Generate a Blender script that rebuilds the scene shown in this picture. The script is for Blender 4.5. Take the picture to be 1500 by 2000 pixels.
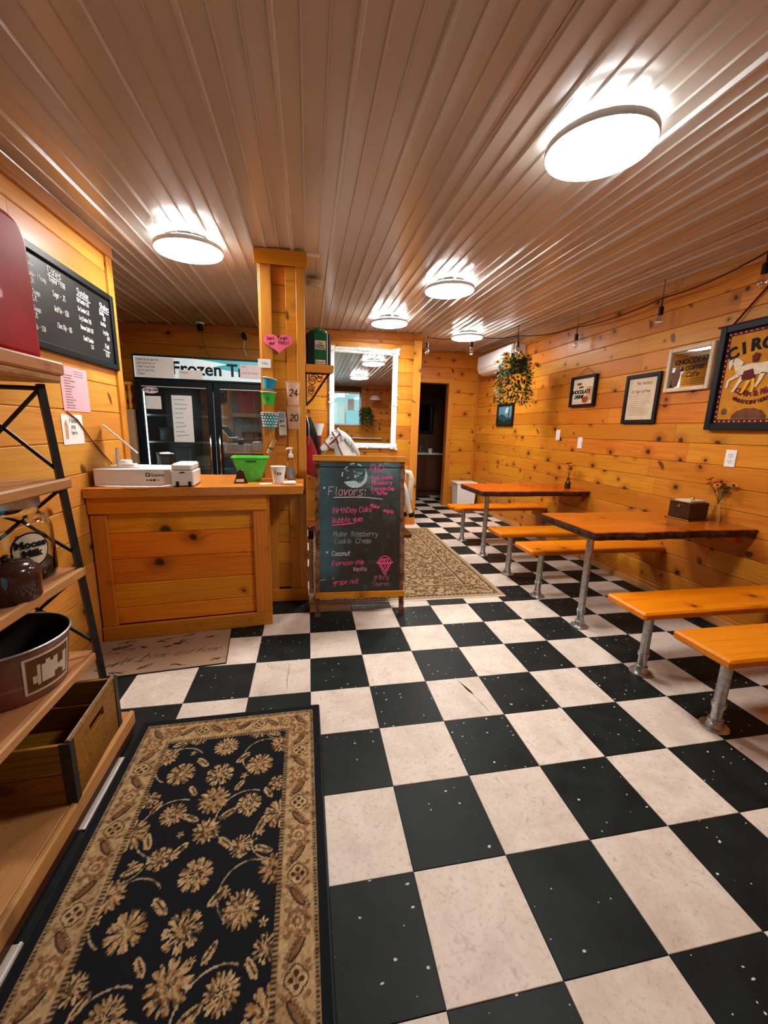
import bpy, bmesh, math, random
import numpy as np
from mathutils import Vector, Matrix, noise
for o in list(bpy.data.objects): bpy.data.objects.remove(o)
SC = bpy.context.scene
COL = SC.collection
R = math.radians
rnd = random.Random(7)

# ------------------------------------------------------------------ camera
CAM_POS = (0.00135, -2.7707, 1.3268)
YAW, PITCH, ROLL, FPX = -0.18884, -0.20397, 0.02766, 783.387
cy, sy, cp, sp, cr, sr = math.cos(YAW), math.sin(YAW), math.cos(PITCH), math.sin(PITCH), math.cos(ROLL), math.sin(ROLL)
_f = Vector((-sy*cp, cy*cp, sp)); _r = Vector((cy, sy, 0)); _u = _r.cross(_f)
_r2 = cr*_r + sr*_u; _u2 = -sr*_r + cr*_u
cam = bpy.data.cameras.new('camera'); camo = bpy.data.objects.new('camera', cam); COL.objects.link(camo)
camo.matrix_world = Matrix(((_r2.x, _u2.x, -_f.x, CAM_POS[0]), (_r2.y, _u2.y, -_f.y, CAM_POS[1]), (_r2.z, _u2.z, -_f.z, CAM_POS[2]), (0, 0, 0, 1)))
cam.sensor_fit = 'HORIZONTAL'; cam.sensor_width = 36; cam.lens = FPX*36/1500; cam.clip_start = 0.02
SC.camera = camo

# ------------------------------------------------------------------ world, exposure
W = bpy.data.worlds.new('daylight'); SC.world = W; W.use_nodes = True
bg = W.node_tree.nodes['Background']; bg.inputs[0].default_value = (0.50, 0.90, 0.96, 1); bg.inputs[1].default_value = 1.25
SC.view_settings.view_transform = 'Standard'; SC.view_settings.look = 'None'
SC.view_settings.gamma = 1; SC.view_settings.use_curve_mapping = False
SC.view_settings.exposure = 0.0
SC.cycles.use_adaptive_sampling = True; SC.cycles.adaptive_threshold = .06; SC.cycles.max_bounces = 6; SC.cycles.diffuse_bounces = 3; SC.cycles.glossy_bounces = 3; SC.cycles.transmission_bounces = 5; SC.cycles.transparent_max_bounces = 10
SC.cycles.caustics_reflective = False; SC.cycles.caustics_refractive = False
LAMP = 95.0          # radiance of the round ceiling lights

# ------------------------------------------------------------------ materials
MATS = {}
class N:
    """tiny node helper"""
    def __init__(s, name):
        s.m = bpy.data.materials.new(name); s.m.use_nodes = True; s.t = s.m.node_tree; s.b = s.t.nodes['Principled BSDF']
        MATS[name] = s.m
    def n(s, typ, **kw):
        x = s.t.nodes.new(typ)
        for k, v in kw.items(): setattr(x, k, v)
        return x
    def l(s, a, b): s.t.links.new(a, b)
    def math(s, op, a, b=None, c=None, clamp=False):
        x = s.n('ShaderNodeMath', operation=op, use_clamp=clamp)
        for i, v in enumerate((a, b, c)):
            if v is None: continue
            if isinstance(v, (int, float)): x.inputs[i].default_value = v
            else: s.l(v, x.inputs[i])
        return x.outputs[0]
    def mix(s, f, a, b, mode='MIX'):
        x = s.n('ShaderNodeMix', data_type='RGBA', blend_type=mode)
        for i, v in ((0, f), (6, a), (7, b)):
            if isinstance(v, (int, float)): x.inputs[i].default_value = v
            elif isinstance(v, tuple): x.inputs[i].default_value = (*v[:3], 1)
            else: s.l(v, x.inputs[i])
        return x.outputs[2]
    def ramp(s, f, stops, interp='LINEAR'):
        x = s.n('ShaderNodeValToRGB'); x.color_ramp.interpolation = interp; e = x.color_ramp.elements
        while len(e) < len(stops): e.new(.5)
        for q, (p, c) in zip(e, stops): q.position = p; q.color = (*c, 1) if isinstance(c, tuple) else (c, c, c, 1)
        s.l(f, x.inputs[0]); return x.outputs[0]
    def step(s, v, a, b):   # smoothstep map
        x = s.n('ShaderNodeMapRange', interpolation_type='SMOOTHSTEP'); x.inputs[1].default_value = a; x.inputs[2].default_value = b
        s.l(v, x.inputs[0]); return x.outputs[0]
    def noise(s, vec, scale, detail=3, rough=.55, dist=0):
        x = s.n('ShaderNodeTexNoise'); x.inputs['Scale'].default_value = scale; x.inputs['Detail'].default_value = detail
        x.inputs['Roughness'].default_value = rough; x.inputs['Distortion'].default_value = dist
        if vec is not None: s.l(vec, x.inputs['Vector'])
        return x.outputs[0]
    def obj(s): return s.n('ShaderNodeTexCoord').outputs['Object']
    def rand(s): return s.n('ShaderNodeObjectInfo').outputs['Random']
    def vec(s, x, y, z):
        c = s.n('ShaderNodeCombineXYZ')
        for i, v in enumerate((x, y, z)):
            if isinstance(v, (int, float)): c.inputs[i].default_value = v
            else: s.l(v, c.inputs[i])
        return c.outputs[0]
    def bump(s, h, strength=.3, dist=.002):
        b = s.n('ShaderNodeBump'); b.inputs['Strength'].default_value = strength; b.inputs['Distance'].default_value = dist
        s.l(h, b.inputs['Height']); s.l(b.outputs[0], s.b.inputs['Normal'])
    def set(s, **kw):
        for k, v in kw.items():
            k = {'col': 'Base Color', 'rough': 'Roughness', 'metal': 'Metallic', 'coat': 'Coat Weight', 'coatr': 'Coat Roughness', 'trans': 'Transmission Weight',
                 'spec': 'Specular IOR Level', 'emit': 'Emission Color', 'estr': 'Emission Strength', 'alpha': 'Alpha', 'ior': 'IOR', 'sheen': 'Sheen Weight'}[k]
            if isinstance(v, tuple): v = (*v[:3], 1)
            if isinstance(v, (int, float, tuple)): s.b.inputs[k].default_value = v
            else: s.l(v, s.b.inputs[k])
        return s.m

def plain(name, col, rough=.5, metal=0, var=.12, scale=30, **kw):
    """solid colour with a faint procedural mottling"""
    kw.setdefault('spec', .5 if metal > .2 else .18)
    q = N(name); f = q.noise(q.obj(), scale, 3)
    d = tuple(max(0, c*(1-var)) for c in col); h = tuple(min(1, c*(1+var)) for c in col)
    q.set(col=q.ramp(f, [(.3, d), (.7, h)]), rough=rough, metal=metal, **kw); return q.m

def pine(name, light, mid, dark, rough=.42, coat=.25, axis='x', knots=1.0, ks=3.8, tint=.26, grain=1.0, spec=.22):
    q = N(name); sep = q.n('ShaderNodeSeparateXYZ'); q.l(q.obj(), sep.inputs[0])
    X_, Y_, Z_ = sep.outputs; rd = q.rand()
    a, b, c = {'x': (X_, Z_, Y_), 'z': (Z_, X_, Y_), 'y': (Y_, X_, Z_), 'xy': (X_, Y_, Z_)}[axis]
    al = q.math('ADD', a, q.math('MULTIPLY', rd, 43.7)); ac = q.math('ADD', b, q.math('MULTIPLY', rd, 19.3))
    # knots
    wob = q.noise(q.vec(al, ac, c), 9, 1)
    kv = q.vec(q.math('MULTIPLY_ADD', wob, .10, q.math('MULTIPLY', al, ks)), q.math('MULTIPLY_ADD', wob, .12, q.math('MULTIPLY', ac, ks*1.15)), 0)
    vo = q.n('ShaderNodeTexVoronoi', voronoi_dimensions='2D'); vo.inputs['Scale'].default_value = 1; q.l(kv, vo.inputs['Vector'])
    d = vo.outputs['Distance']; vs = q.n('ShaderNodeSeparateXYZ'); q.l(vo.outputs['Color'], vs.inputs[0])
    have = q.math('GREATER_THAN', vs.outputs[0], .36)
    size = q.math('MULTIPLY_ADD', vs.outputs[1], .075, .03)
    core = q.math('MULTIPLY', q.math('SUBTRACT', 1.0, q.step(q.math('DIVIDE', d, size), .55, 1.25)), q.math('MULTIPLY', have, knots))
    halo = q.math('MULTIPLY', q.math('SUBTRACT', 1.0, q.step(q.math('DIVIDE', d, size), .8, 4.0)), q.math('MULTIPLY', have, knots))
    # spike knots: streaks across the board
    kv2 = q.vec(q.math('ADD', q.math('MULTIPLY', al, 1.9), q.math('MULTIPLY_ADD', wob, .12, q.math('MULTIPLY', ac, .9))), q.math('MULTIPLY', ac, 1.1), 0)
    vo2 = q.n('ShaderNodeTexVoronoi', voronoi_dimensions='2D'); vo2.inputs['Scale'].default_value = 1; q.l(kv2, vo2.inputs['Vector'])
    vs2 = q.n('ShaderNodeSeparateXYZ'); q.l(vo2.outputs['Color'], vs2.inputs[0])
    spike = q.math('MULTIPLY', q.math('SUBTRACT', 1.0, q.step(vo2.outputs['Distance'], .025, .055)), q.math('MULTIPLY', q.math('GREATER_THAN', vs2.outputs[0], .45), knots))
    # grain bends round the knots
    gy = q.math('MULTIPLY_ADD', halo, .035, ac)
    g1 = q.noise(q.vec(q.math('MULTIPLY', al, 1.6), q.math('MULTIPLY', gy, 38), q.math('MULTIPLY', c, 30)), 1, 3, .6, .6)
    g2 = q.noise(q.vec(q.math('MULTIPLY', al, 3), q.math('MULTIPLY', gy, 160), q.math('MULTIPLY', c, 90)), 1, 1, .6)
    g3 = q.noise(q.vec(q.math('MULTIPLY', al, .9), q.math('MULTIPLY', ac, 4), 0), 1, 1)
    col = q.ramp(g1, [(.28, mid), (.5, light), (.72, tuple(.5*(x+y) for x, y in zip(light, mid)))])
    col = q.mix(q.math('MULTIPLY', q.step(g2, .52, .75), .42*grain), col, dark)
    col = q.mix(q.math('MULTIPLY', q.step(g3, .38, .7), .6), col, mid)
    col = q.mix(q.math('MULTIPLY', halo, .5), col, dark)
    col = q.mix(q.math('MULTIPLY', spike, .88), col, (.09, .018, .003))
    col = q.mix(q.math('MULTIPLY', core, .95), col, (.035, .009, .002))
    hs = q.n('ShaderNodeHueSaturation'); q.l(col, hs.inputs['Color']); q.l(q.math('MULTIPLY_ADD', rd, tint, 1-tint*.55), hs.inputs['Value'])
    q.l(q.math('MULTIPLY_ADD', q.math('FRACT', q.math('MULTIPLY', rd, 7.13)), .018, .491), hs.inputs['Hue'])
    pass
    return q.set(col=hs.outputs[0], rough=rough, coat=coat, coatr=.18, spec=spec)

WL, WM, WD = (.62, .235, .020), (.46, .135, .007), (.22, .045, .003)
pine('pine_wall', WL, WM, WD, coat=.06)
pine('pine_wall_pale', (.66, .29, .055), (.55, .20, .022), (.28, .075, .008), ks=2.6, coat=.06)
pine('pine_vertical', (.62, .245, .036), (.50, .165, .016), (.24, .06, .006), axis='z', knots=.8, coat=.05)
pine('pine_counter', (.78, .265, .012), (.62, .16, .005), (.20, .034, .001), ks=2.6, coat=.06)
pine('pine_counter_frame', (.60, .215, .020), (.48, .145, .010), (.2, .045, .004), knots=.25, coat=.06)
pine('pine_counter_frame_z', (.60, .215, .020), (.48, .145, .010), (.2, .045, .004), axis='z', knots=.25, coat=.06)
pine('bench_wood', (.70, .215, .003), (.58, .145, .002), (.20, .03, .001), rough=.34, coat=.12, axis='xy', knots=.9, ks=2.8)
pine('table_wood', (.56, .11, .004), (.36, .05, .002), (.07, .008, .001), rough=.24, coat=.35, axis='xy', knots=.6, ks=2.2)
pine('countertop_wood', (.64, .25, .03), (.54, .17, .015), (.22, .05, .006), rough=.3, coat=.25, axis='xy', knots=.4)
pine('shelf_wood', (.54, .255, .095), (.42, .17, .055), (.14, .045, .013), rough=.5, coat=.04, axis='y', knots=.4)
pine('dark_wood', (.10, .032, .012), (.065, .02, .007), (.03, .009, .003), rough=.5, coat=.05, axis='z', knots=.2)
pine('crate_wood', (.34, .135, .012), (.19, .062, .005), (.02, .006, .002), rough=.5, coat=.05, knots=.6, grain=1.6)
plain('bark_edge', (.055, .022, .012), .6, var=.7, scale=28)
plain('galvanised', (.50, .51, .52), .36, metal=.9, var=.25, scale=45)
plain('black_iron', (.018, .016, .016), .45, metal=.3, var=.4)
plain('black_plastic', (.012, .013, .014), .32)
plain('black_frame', (.007, .009, .011), .45, spec=.15)
plain('white_plastic', (.78, .76, .74), .35, var=.03)
plain('white_paint', (.80, .77, .76), .42, var=.06, scale=18)
plain('white_card', (.74, .70, .68), .6, var=.03)
plain('paper_white', (.76, .73, .70), .7, var=.04)
plain('paper_pink', (.72, .36, .40), .7, var=.05)
plain('paper_pink_pale', (.74, .62, .64), .7, var=.04)
plain('heart_pink', (.80, .13, .22), .6, var=.05)
plain('ink_black', (.008, .008, .010), .7, spec=.15)
plain('ink_grey', (.18, .17, .17), .7)
plain('chalk_white', (.78, .77, .74), .8, var=.15, scale=90)
plain('chalk_pink', (.85, .09, .25), .7, var=.15, scale=90)
plain('chalk_faint', (.30, .30, .32), .8, var=.3, scale=60)
plain('chalk_dim_pink', (.40, .12, .2), .8, var=.3, scale=60)
plain('metal_grey', (.36, .36, .37), .35, metal=.8)
plain('chrome', (.72, .72, .74), .12, metal=1, var=.03)
plain('teal_print', (.02, .27, .33), .45)
plain('cup_blue', (.02, .26, .36), .5)
plain('cup_green', (.05, .44, .05), .45)
plain('bin_green', (.10, .56, .07), .3, coat=.3)
plain('tin_green', (.012, .10, .04), .35, coat=.3)
plain('tin_black', (.010, .011, .010), .35)
plain('red_enamel', (.34, .003, .008), .4, coat=.03, var=.2, scale=9, spec=.12)
plain('red_cloth', (.35, .02, .03), .8)
plain('dark_red', (.11, .006, .010), .65, spec=.2)
plain('circus_yellow', (.50, .19, .006), .6, var=.2, scale=14)
plain('cream', (.66, .55, .40), .6)
plain('cream_aged', (.60, .47, .33), .65, var=.12, scale=12)
plain('box_brown', (.05, .018, .008), .4, var=.3, scale=14)
plain('sepia', (.13, .045, .015), .45, var=.4, scale=14)
plain('tan_cup', (.50, .30, .14), .5)
plain('brown_ceramic', (.045, .016, .010), .18, coat=.5)
plain('copper_bucket', (.26, .115, .08), .45, metal=.35, var=.25, scale=10)
plain('bucket_inside', (.035, .026, .023), .6)
plain('cardboard', (.42, .25, .13), .75)
plain('leaf_dark', (.03, .075, .02), .5, var=.5, scale=40)
plain('leaf_light', (.16, .22, .07), .5, var=.4, scale=40)
plain('petal_yellow', (.72, .36, .03), .6)
plain('petal_orange', (.70, .17, .015), .6)
plain('petal_rust', (.36, .06, .012), .6)
plain('petal_heart', (.04, .018, .008), .8)
plain('basket', (.08, .04, .018), .8)
plain('porcelain', (.70, .66, .60), .3, coat=.4, var=.06, scale=12)
plain('mane_grey', (.42, .41, .38), .5, var=.3, scale=60)
plain('horse_tan', (.42, .24, .12), .5)
plain('brass', (.55, .34, .10), .3, metal=1)
plain('teal_bow', (.02, .30, .32), .5)
plain('strip_white', (.66, .60, .56), .5)
plain('bath_wall', (.10, .045, .022), .6)
plain('slab_grey', (.16, .15, .14), .8)
plain('outlet_slot', (.03, .03, .03), .5)
plain('copper_wire', (.20, .07, .03), .5)
plain('pendant_pink', (.62, .40, .42), .4)
plain('lamp_rim', (.80, .80, .79), .35, var=.02)
plain('burlap', (.30, .2, .1), .8)

q = N('ceiling_metal'); f1 = q.noise(q.obj(), .9, 2)
q.set(col=q.ramp(f1, [(.3, (.52, .455, .395)), (.7, (.59, .52, .455))]), rough=q.math('MULTIPLY_ADD', f1, .05, .19), spec=.6)
q = N('tile_white'); sp_ = q.n('ShaderNodeSeparateXYZ'); q.l(q.obj(), sp_.inputs[0]); rd = q.rand()
v = q.vec(q.math('ADD', sp_.outputs[0], q.math('MULTIPLY', rd, 31)), q.math('ADD', sp_.outputs[1], q.math('MULTIPLY', rd, 57)), 0)
f1 = q.noise(v, 7, 5, .6, .8); f2 = q.noise(v, 60, 4, .7); f3 = q.noise(v, 26, 3, .6, 1.2)
c = q.ramp(f1, [(.25, (.52, .41, .33)), (.55, (.66, .55, .465)), (.8, (.71, .61, .54))])
c = q.mix(q.math('MULTIPLY', q.step(f2, .50, .70), .55), c, (.42, .325, .25)); c = q.mix(q.math('MULTIPLY', q.step(f3, .58, .74), .6), c, (.36, .275, .21))
hs = q.n('ShaderNodeHueSaturation'); q.l(c, hs.inputs['Color']); q.l(q.math('MULTIPLY_ADD', rd, .12, .93), hs.inputs['Value'])
q.set(col=hs.outputs[0], rough=q.math('MULTIPLY_ADD', f1, .25, .36), spec=.3)
q = N('tile_black'); sp_ = q.n('ShaderNodeSeparateXYZ'); q.l(q.obj(), sp_.inputs[0]); rd = q.rand()
v = q.vec(q.math('ADD', sp_.outputs[0], q.math('MULTIPLY', rd, 31)), q.math('ADD', sp_.outputs[1], q.math('MULTIPLY', rd, 57)), 0)
f1 = q.noise(v, 9, 4); fw = q.noise(v, 45, 2)
vo = q.n('ShaderNodeTexVoronoi', voronoi_dimensions='2D'); vo.inputs['Scale'].default_value = 26
q.l(q.vec(q.math('MULTIPLY_ADD', fw, .018, q.math('ADD', sp_.outputs[0], q.math('MULTIPLY', rd, 31))), q.math('MULTIPLY_ADD', fw, .01, q.math('MULTIPLY', q.math('ADD', sp_.outputs[1], q.math('MULTIPLY', rd, 57)), 1.4)), 0), vo.inputs['Vector'])
vs = q.n('ShaderNodeSeparateXYZ'); q.l(vo.outputs['Color'], vs.inputs[0])
fl = q.math('MULTIPLY', q.math('SUBTRACT', 1, q.step(q.math('DIVIDE', vo.outputs['Distance'], q.math('MULTIPLY_ADD', vs.outputs[1], .12, .03)), .75, 1.1)), q.math('GREATER_THAN', vs.outputs[0], .86))
fl2 = q.math('MULTIPLY', q.step(q.noise(v, 55, 3, .7), .66, .74), .16)
c = q.ramp(f1, [(.3, (.006, .008, .008)), (.7, (.012, .016, .015))]); c = q.mix(fl2, c, (.25, .26, .26)); c = q.mix(fl, c, (.55, .54, .52))
q.set(col=c, rough=q.math('MULTIPLY_ADD', f1, .25, .34), spec=.12)
q = N('chalkboard'); f1 = q.noise(q.obj(), 3.5, 4, .6, .7); f2 = q.noise(q.obj(), 26, 3)
c = q.ramp(f1, [(.35, (.008, .012, .014)), (.55, (.012, .022, .024)), (.75, (.035, .06, .065))]); c = q.mix(q.math('MULTIPLY', q.step(f2, .5, .8), .2), c, (.10, .12, .12))
q.set(col=c, rough=.22, coat=.6, coatr=.10)
q = N('menu_board'); f1 = q.noise(q.obj(), 4, 3); q.set(col=q.ramp(f1, [(.3, (.006, .006, .007)), (.7, (.014, .014, .015))]), rough=.45, spec=.25)
q = N('mirror_glass'); q.set(col=(.90, .94, .94), rough=q.math('MULTIPLY', q.noise(q.obj(), 3), .02), metal=1)
q = N('clear_glass'); q.set(col=(.97, .97, .96), rough=q.math('MULTIPLY', q.noise(q.obj(), 3), .03), trans=1, ior=1.45)
q = N('thin_glass'); tr = q.n('ShaderNodeBsdfTransparent'); gl = q.n('ShaderNodeBsdfGlossy'); gl.inputs[1].default_value = .02; tr.inputs[0].default_value = (.86, .93, .92, 1)
mx = q.n('ShaderNodeMixShader'); fr = q.n('ShaderNodeFresnel'); fr.inputs[0].default_value = 2.1; nz = q.noise(q.obj(), 2)
q.l(q.math('ADD', fr.outputs[0], q.math('MULTIPLY', nz, .06)), mx.inputs[0]); q.l(tr.outputs[0], mx.inputs[1]); q.l(gl.outputs[0], mx.inputs[2]); q.l(mx.outputs[0], q.t.nodes['Material Output'].inputs[0])
q = N('clear_plastic'); tr = q.n('ShaderNodeBsdfTransparent'); tr.inputs[0].default_value = (.93, .90, .88, 1); gl = q.n('ShaderNodeBsdfDiffuse'); gl.inputs[0].default_value = (.75, .62, .55, 1)
mx = q.n('ShaderNodeMixShader'); q.l(q.math('MULTIPLY_ADD', q.noise(q.obj(), 40), .2, .16), mx.inputs[0]); q.l(tr.outputs[0], mx.inputs[1]); q.l(gl.outputs[0], mx.inputs[2]); q.l(mx.outputs[0], q.t.nodes['Material Output'].inputs[0])
q = N('lamp_glow'); q.set(col=(1, 1, 1), emit=(1, .985, .95), estr=q.math('MULTIPLY_ADD', q.noise(q.obj(), 2), LAMP*.04, LAMP*.98))
q = N('halo_glow'); q.set(col=(1, 1, 1), emit=(.86, .96, 1), estr=q.math('MULTIPLY_ADD', q.noise(q.obj(), 2), LAMP*.02, LAMP*.15))
q = N('freezer_fill_glow'); q.set(col=(1, 1, 1), emit=(.75, .95, 1), estr=q.math('MULTIPLY_ADD', q.noise(q.obj(), 2), .1, 4.5))  # glow for tubes added to light the freezer interior
q = N('bulb_glass'); tr = q.n('ShaderNodeBsdfTransparent'); gl = q.n('ShaderNodeBsdfGlossy'); gl.inputs[1].default_value = .05
mx = q.n('ShaderNodeMixShader'); q.l(q.math('MULTIPLY_ADD', q.noise(q.obj(), 60), .3, .18), mx.inputs[0]); q.l(tr.outputs[0], mx.inputs[1]); q.l(gl.outputs[0], mx.inputs[2]); q.l(mx.outputs[0], q.t.nodes['Material Output'].inputs[0])
q = N('print_colours'); at = q.n('ShaderNodeAttribute', attribute_name='Col'); fz = q.noise(q.obj(), 420, 2)
c = q.mix(q.math('MULTIPLY', q.step(fz, .4, .7), .25), at.outputs['Color'], (0, 0, 0)); q.bump(fz, .5, .002); q.set(col=c, rough=.9, spec=.15)
q = N('backlit_print'); at = q.n('ShaderNodeAttribute', attribute_name='Col'); q.set(col=at.outputs['Color'], rough=.35, emit=at.outputs['Color'], estr=q.math('MULTIPLY_ADD', q.noise(q.obj(), 3), .04, .5))
q = N('window_film'); q.set(col=(.8, .9, .9), rough=q.math('MULTIPLY', q.noise(q.obj(), 9), .2))

# ------------------------------------------------------------------ mesh helpers
class MB:
    def __init__(s): s.v = []; s.f = []
    def raw(s, v, f, M=None):
        k = len(s.v); s.v += [tuple(M @ Vector(p)) if M is not None else tuple(p) for p in v]; s.f += [tuple(i+k for i in g) for g in f]; return s
    def box(s, x0, x1, y0, y1, z0, z1, b=0, M=None):
        if b <= 0:
            v = [(x, y, z) for x in (x0, x1) for y in (y0, y1) for z in (z0, z1)]
            return s.raw(v, [(0, 1, 3, 2), (4, 6, 7, 5), (0, 4, 5, 1), (2, 3, 7, 6), (0, 2, 6, 4), (1, 5, 7, 3)], M)
        bm = bmesh.new(); bmesh.ops.create_cube(bm, size=1)
        for p in bm.verts: p.co = Vector(((x0+x1)/2+p.co.x*(x1-x0), (y0+y1)/2+p.co.y*(y1-y0), (z0+z1)/2+p.co.z*(z1-z0)))
        bmesh.ops.bevel(bm, geom=list(bm.edges), offset=b, segments=1, profile=.5, affect='EDGES')
        bm.verts.index_update(); v = [p.co.copy() for p in bm.verts]; f = [[p.index for p in g.verts] for g in bm.faces]; bm.free(); return s.raw(v, f, M)
    def lathe(s, prof, n=20, M=None, caps=True, ang=2*math.pi):
        v = []; f = []; full = ang > 6.28; m = n if full else n+1
        for r, z in prof:
            for i in range(m): a = ang*i/n; v.append((r*math.cos(a), r*math.sin(a), z))
        for j in range(len(prof)-1):
            for i in range(n):
                k = (i+1) % m; f.append((j*m+i, j*m+k, (j+1)*m+k, (j+1)*m+i))
        if caps and full:
            if prof[0][0] > 1e-6: f.append(tuple(range(n-1, -1, -1)))
            if prof[-1][0] > 1e-6: f.append(tuple((len(prof)-1)*n+i for i in range(n)))
        return s.raw(v, f, M)
    def tube(s, pts, r, n=8, M=None, closed=False, ry=None):
        pts = [Vector(p) for p in pts]; L = len(pts); rr = r if isinstance(r, (list, tuple)) else [r]*L; ryy = ry if isinstance(ry, (list, tuple)) else ([ry]*L if ry else rr)
        v = []; f = []; up = None
        for i, p in enumerate(pts):
            t = (pts[(i+1) % L]-pts[i-1]) if closed else (pts[min(i+1, L-1)]-pts[max(i-1, 0)])
            t = t.normalized() if t.length > 1e-9 else Vector((0, 0, 1))
            if up is None: up = Vector((0, 0, 1)) if abs(t.z) < .95 else Vector((1, 0, 0))
            a = up - t*up.dot(t); a = a.normalized() if a.length > 1e-6 else t.orthogonal().normalized(); b = t.cross(a); up = a
            for k in range(n): w = 2*math.pi*k/n; v.append(p + a*(math.sin(w)*ryy[i]) + b*(math.cos(w)*rr[i]))
        m = L if closed else L-1
        for i in range(m):
            j = (i+1) % L
            for k in range(n): f.append((i*n+k, i*n+(k+1) % n, j*n+(k+1) % n, j*n+k))
        if not closed: f.append(tuple(range(n-1, -1, -1))); f.append(tuple((L-1)*n+k for k in range(n)))
        return s.raw(v, f, M)
    def prism(s, poly, y0, y1, M=None):      # polygon in XZ, extruded along Y
        n = len(poly); v = [(x, y0, z) for x, z in poly] + [(x, y1, z) for x, z in poly]
        f = [tuple(range(n)), tuple(range(2*n-1, n-1, -1))] + [(i, i+n, (i+1) % n+n, (i+1) % n) for i in range(n)]
        return s.raw(v, f, M)
    def sphere(s, c, r, n=10, m=6, M=None):
        rr = r if isinstance(r, tuple) else (r, r, r); v = []; f = []
        for j in range(m+1):
            t = math.pi*j/m
            for i in range(n): a = 2*math.pi*i/n; v.append((c[0]+rr[0]*math.sin(t)*math.cos(a), c[1]+rr[1]*math.sin(t)*math.sin(a), c[2]-rr[2]*math.cos(t)))
        for j in range(m):
            for i in range(n): f.append((j*n+i, j*n+(i+1) % n, (j+1)*n+(i+1) % n, (j+1)*n+i))
        return s.raw(v, f, M)
    def mesh(s, name, smooth=0):
        me = bpy.data.meshes.new(name); me.from_pydata(s.v, [], s.f); me.validate(); me.update()
        bm = bmesh.new(); bm.from_mesh(me); bmesh.ops.remove_doubles(bm, verts=bm.verts, dist=1e-6); bmesh.ops.recalc_face_normals(bm, faces=bm.faces); bm.to_mesh(me); bm.free()
        if smooth:
            me.polygons.foreach_set('use_smooth', [True]*len(me.polygons)); me.set_sharp_from_angle(angle=R(smooth))
        return me
def T(x=0, y=0, z=0, rx=0, ry=0, rz=0): return Matrix.Translation((x, y, z)) @ Matrix.Rotation(R(rz), 4, 'Z') @ Matrix.Rotation(R(ry), 4, 'Y') @ Matrix.Rotation(R(rx), 4, 'X')
def link(name, data, parent=None, loc=(0, 0, 0), rot=(0, 0, 0)):
    o = bpy.data.objects.new(name, data); COL.objects.link(o); o.location = loc; o.rotation_euler = tuple(R(a) for a in rot)
    if parent is not None: o.parent = parent
    return o
def part(name, mb, mat, parent=None, loc=(0, 0, 0), rot=(0, 0, 0), smooth=0, label=None):
    me = mb.mesh(name, smooth) if isinstance(mb, MB) else mb
    if mat: me.materials.clear(); me.materials.append(MATS[mat])
    o = link(name, me, parent, loc, rot)
    if label: o['label'] = label
    return o
def tag(o, label, cat, group=None, kind=None):
    o['label'] = label; o['category'] = cat
    if group: o['group'] = group
    if kind: o['kind'] = kind
    return o
def thing(name, label, cat, loc=(0, 0, 0), rot=(0, 0, 0), group=None): return tag(link(name, None, None, loc, rot), label, cat, group)
def struct(o): o['kind'] = 'structure'; return o
def dup(root, loc, rot=None, label=None):
    def rec(o, p):
        c = o.copy(); COL.objects.link(c); c.parent = p
        for ch in [x for x in ALLCH(o)]: rec(ch, c)
        return c
    r = rec(root, None); r.location = loc
    if rot is not None: r.rotation_euler = tuple(R(a) for a in rot)
    if label: r['label'] = label
    return r
def ALLCH(o): return [x for x in bpy.data.objects if x.parent == o]

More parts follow.
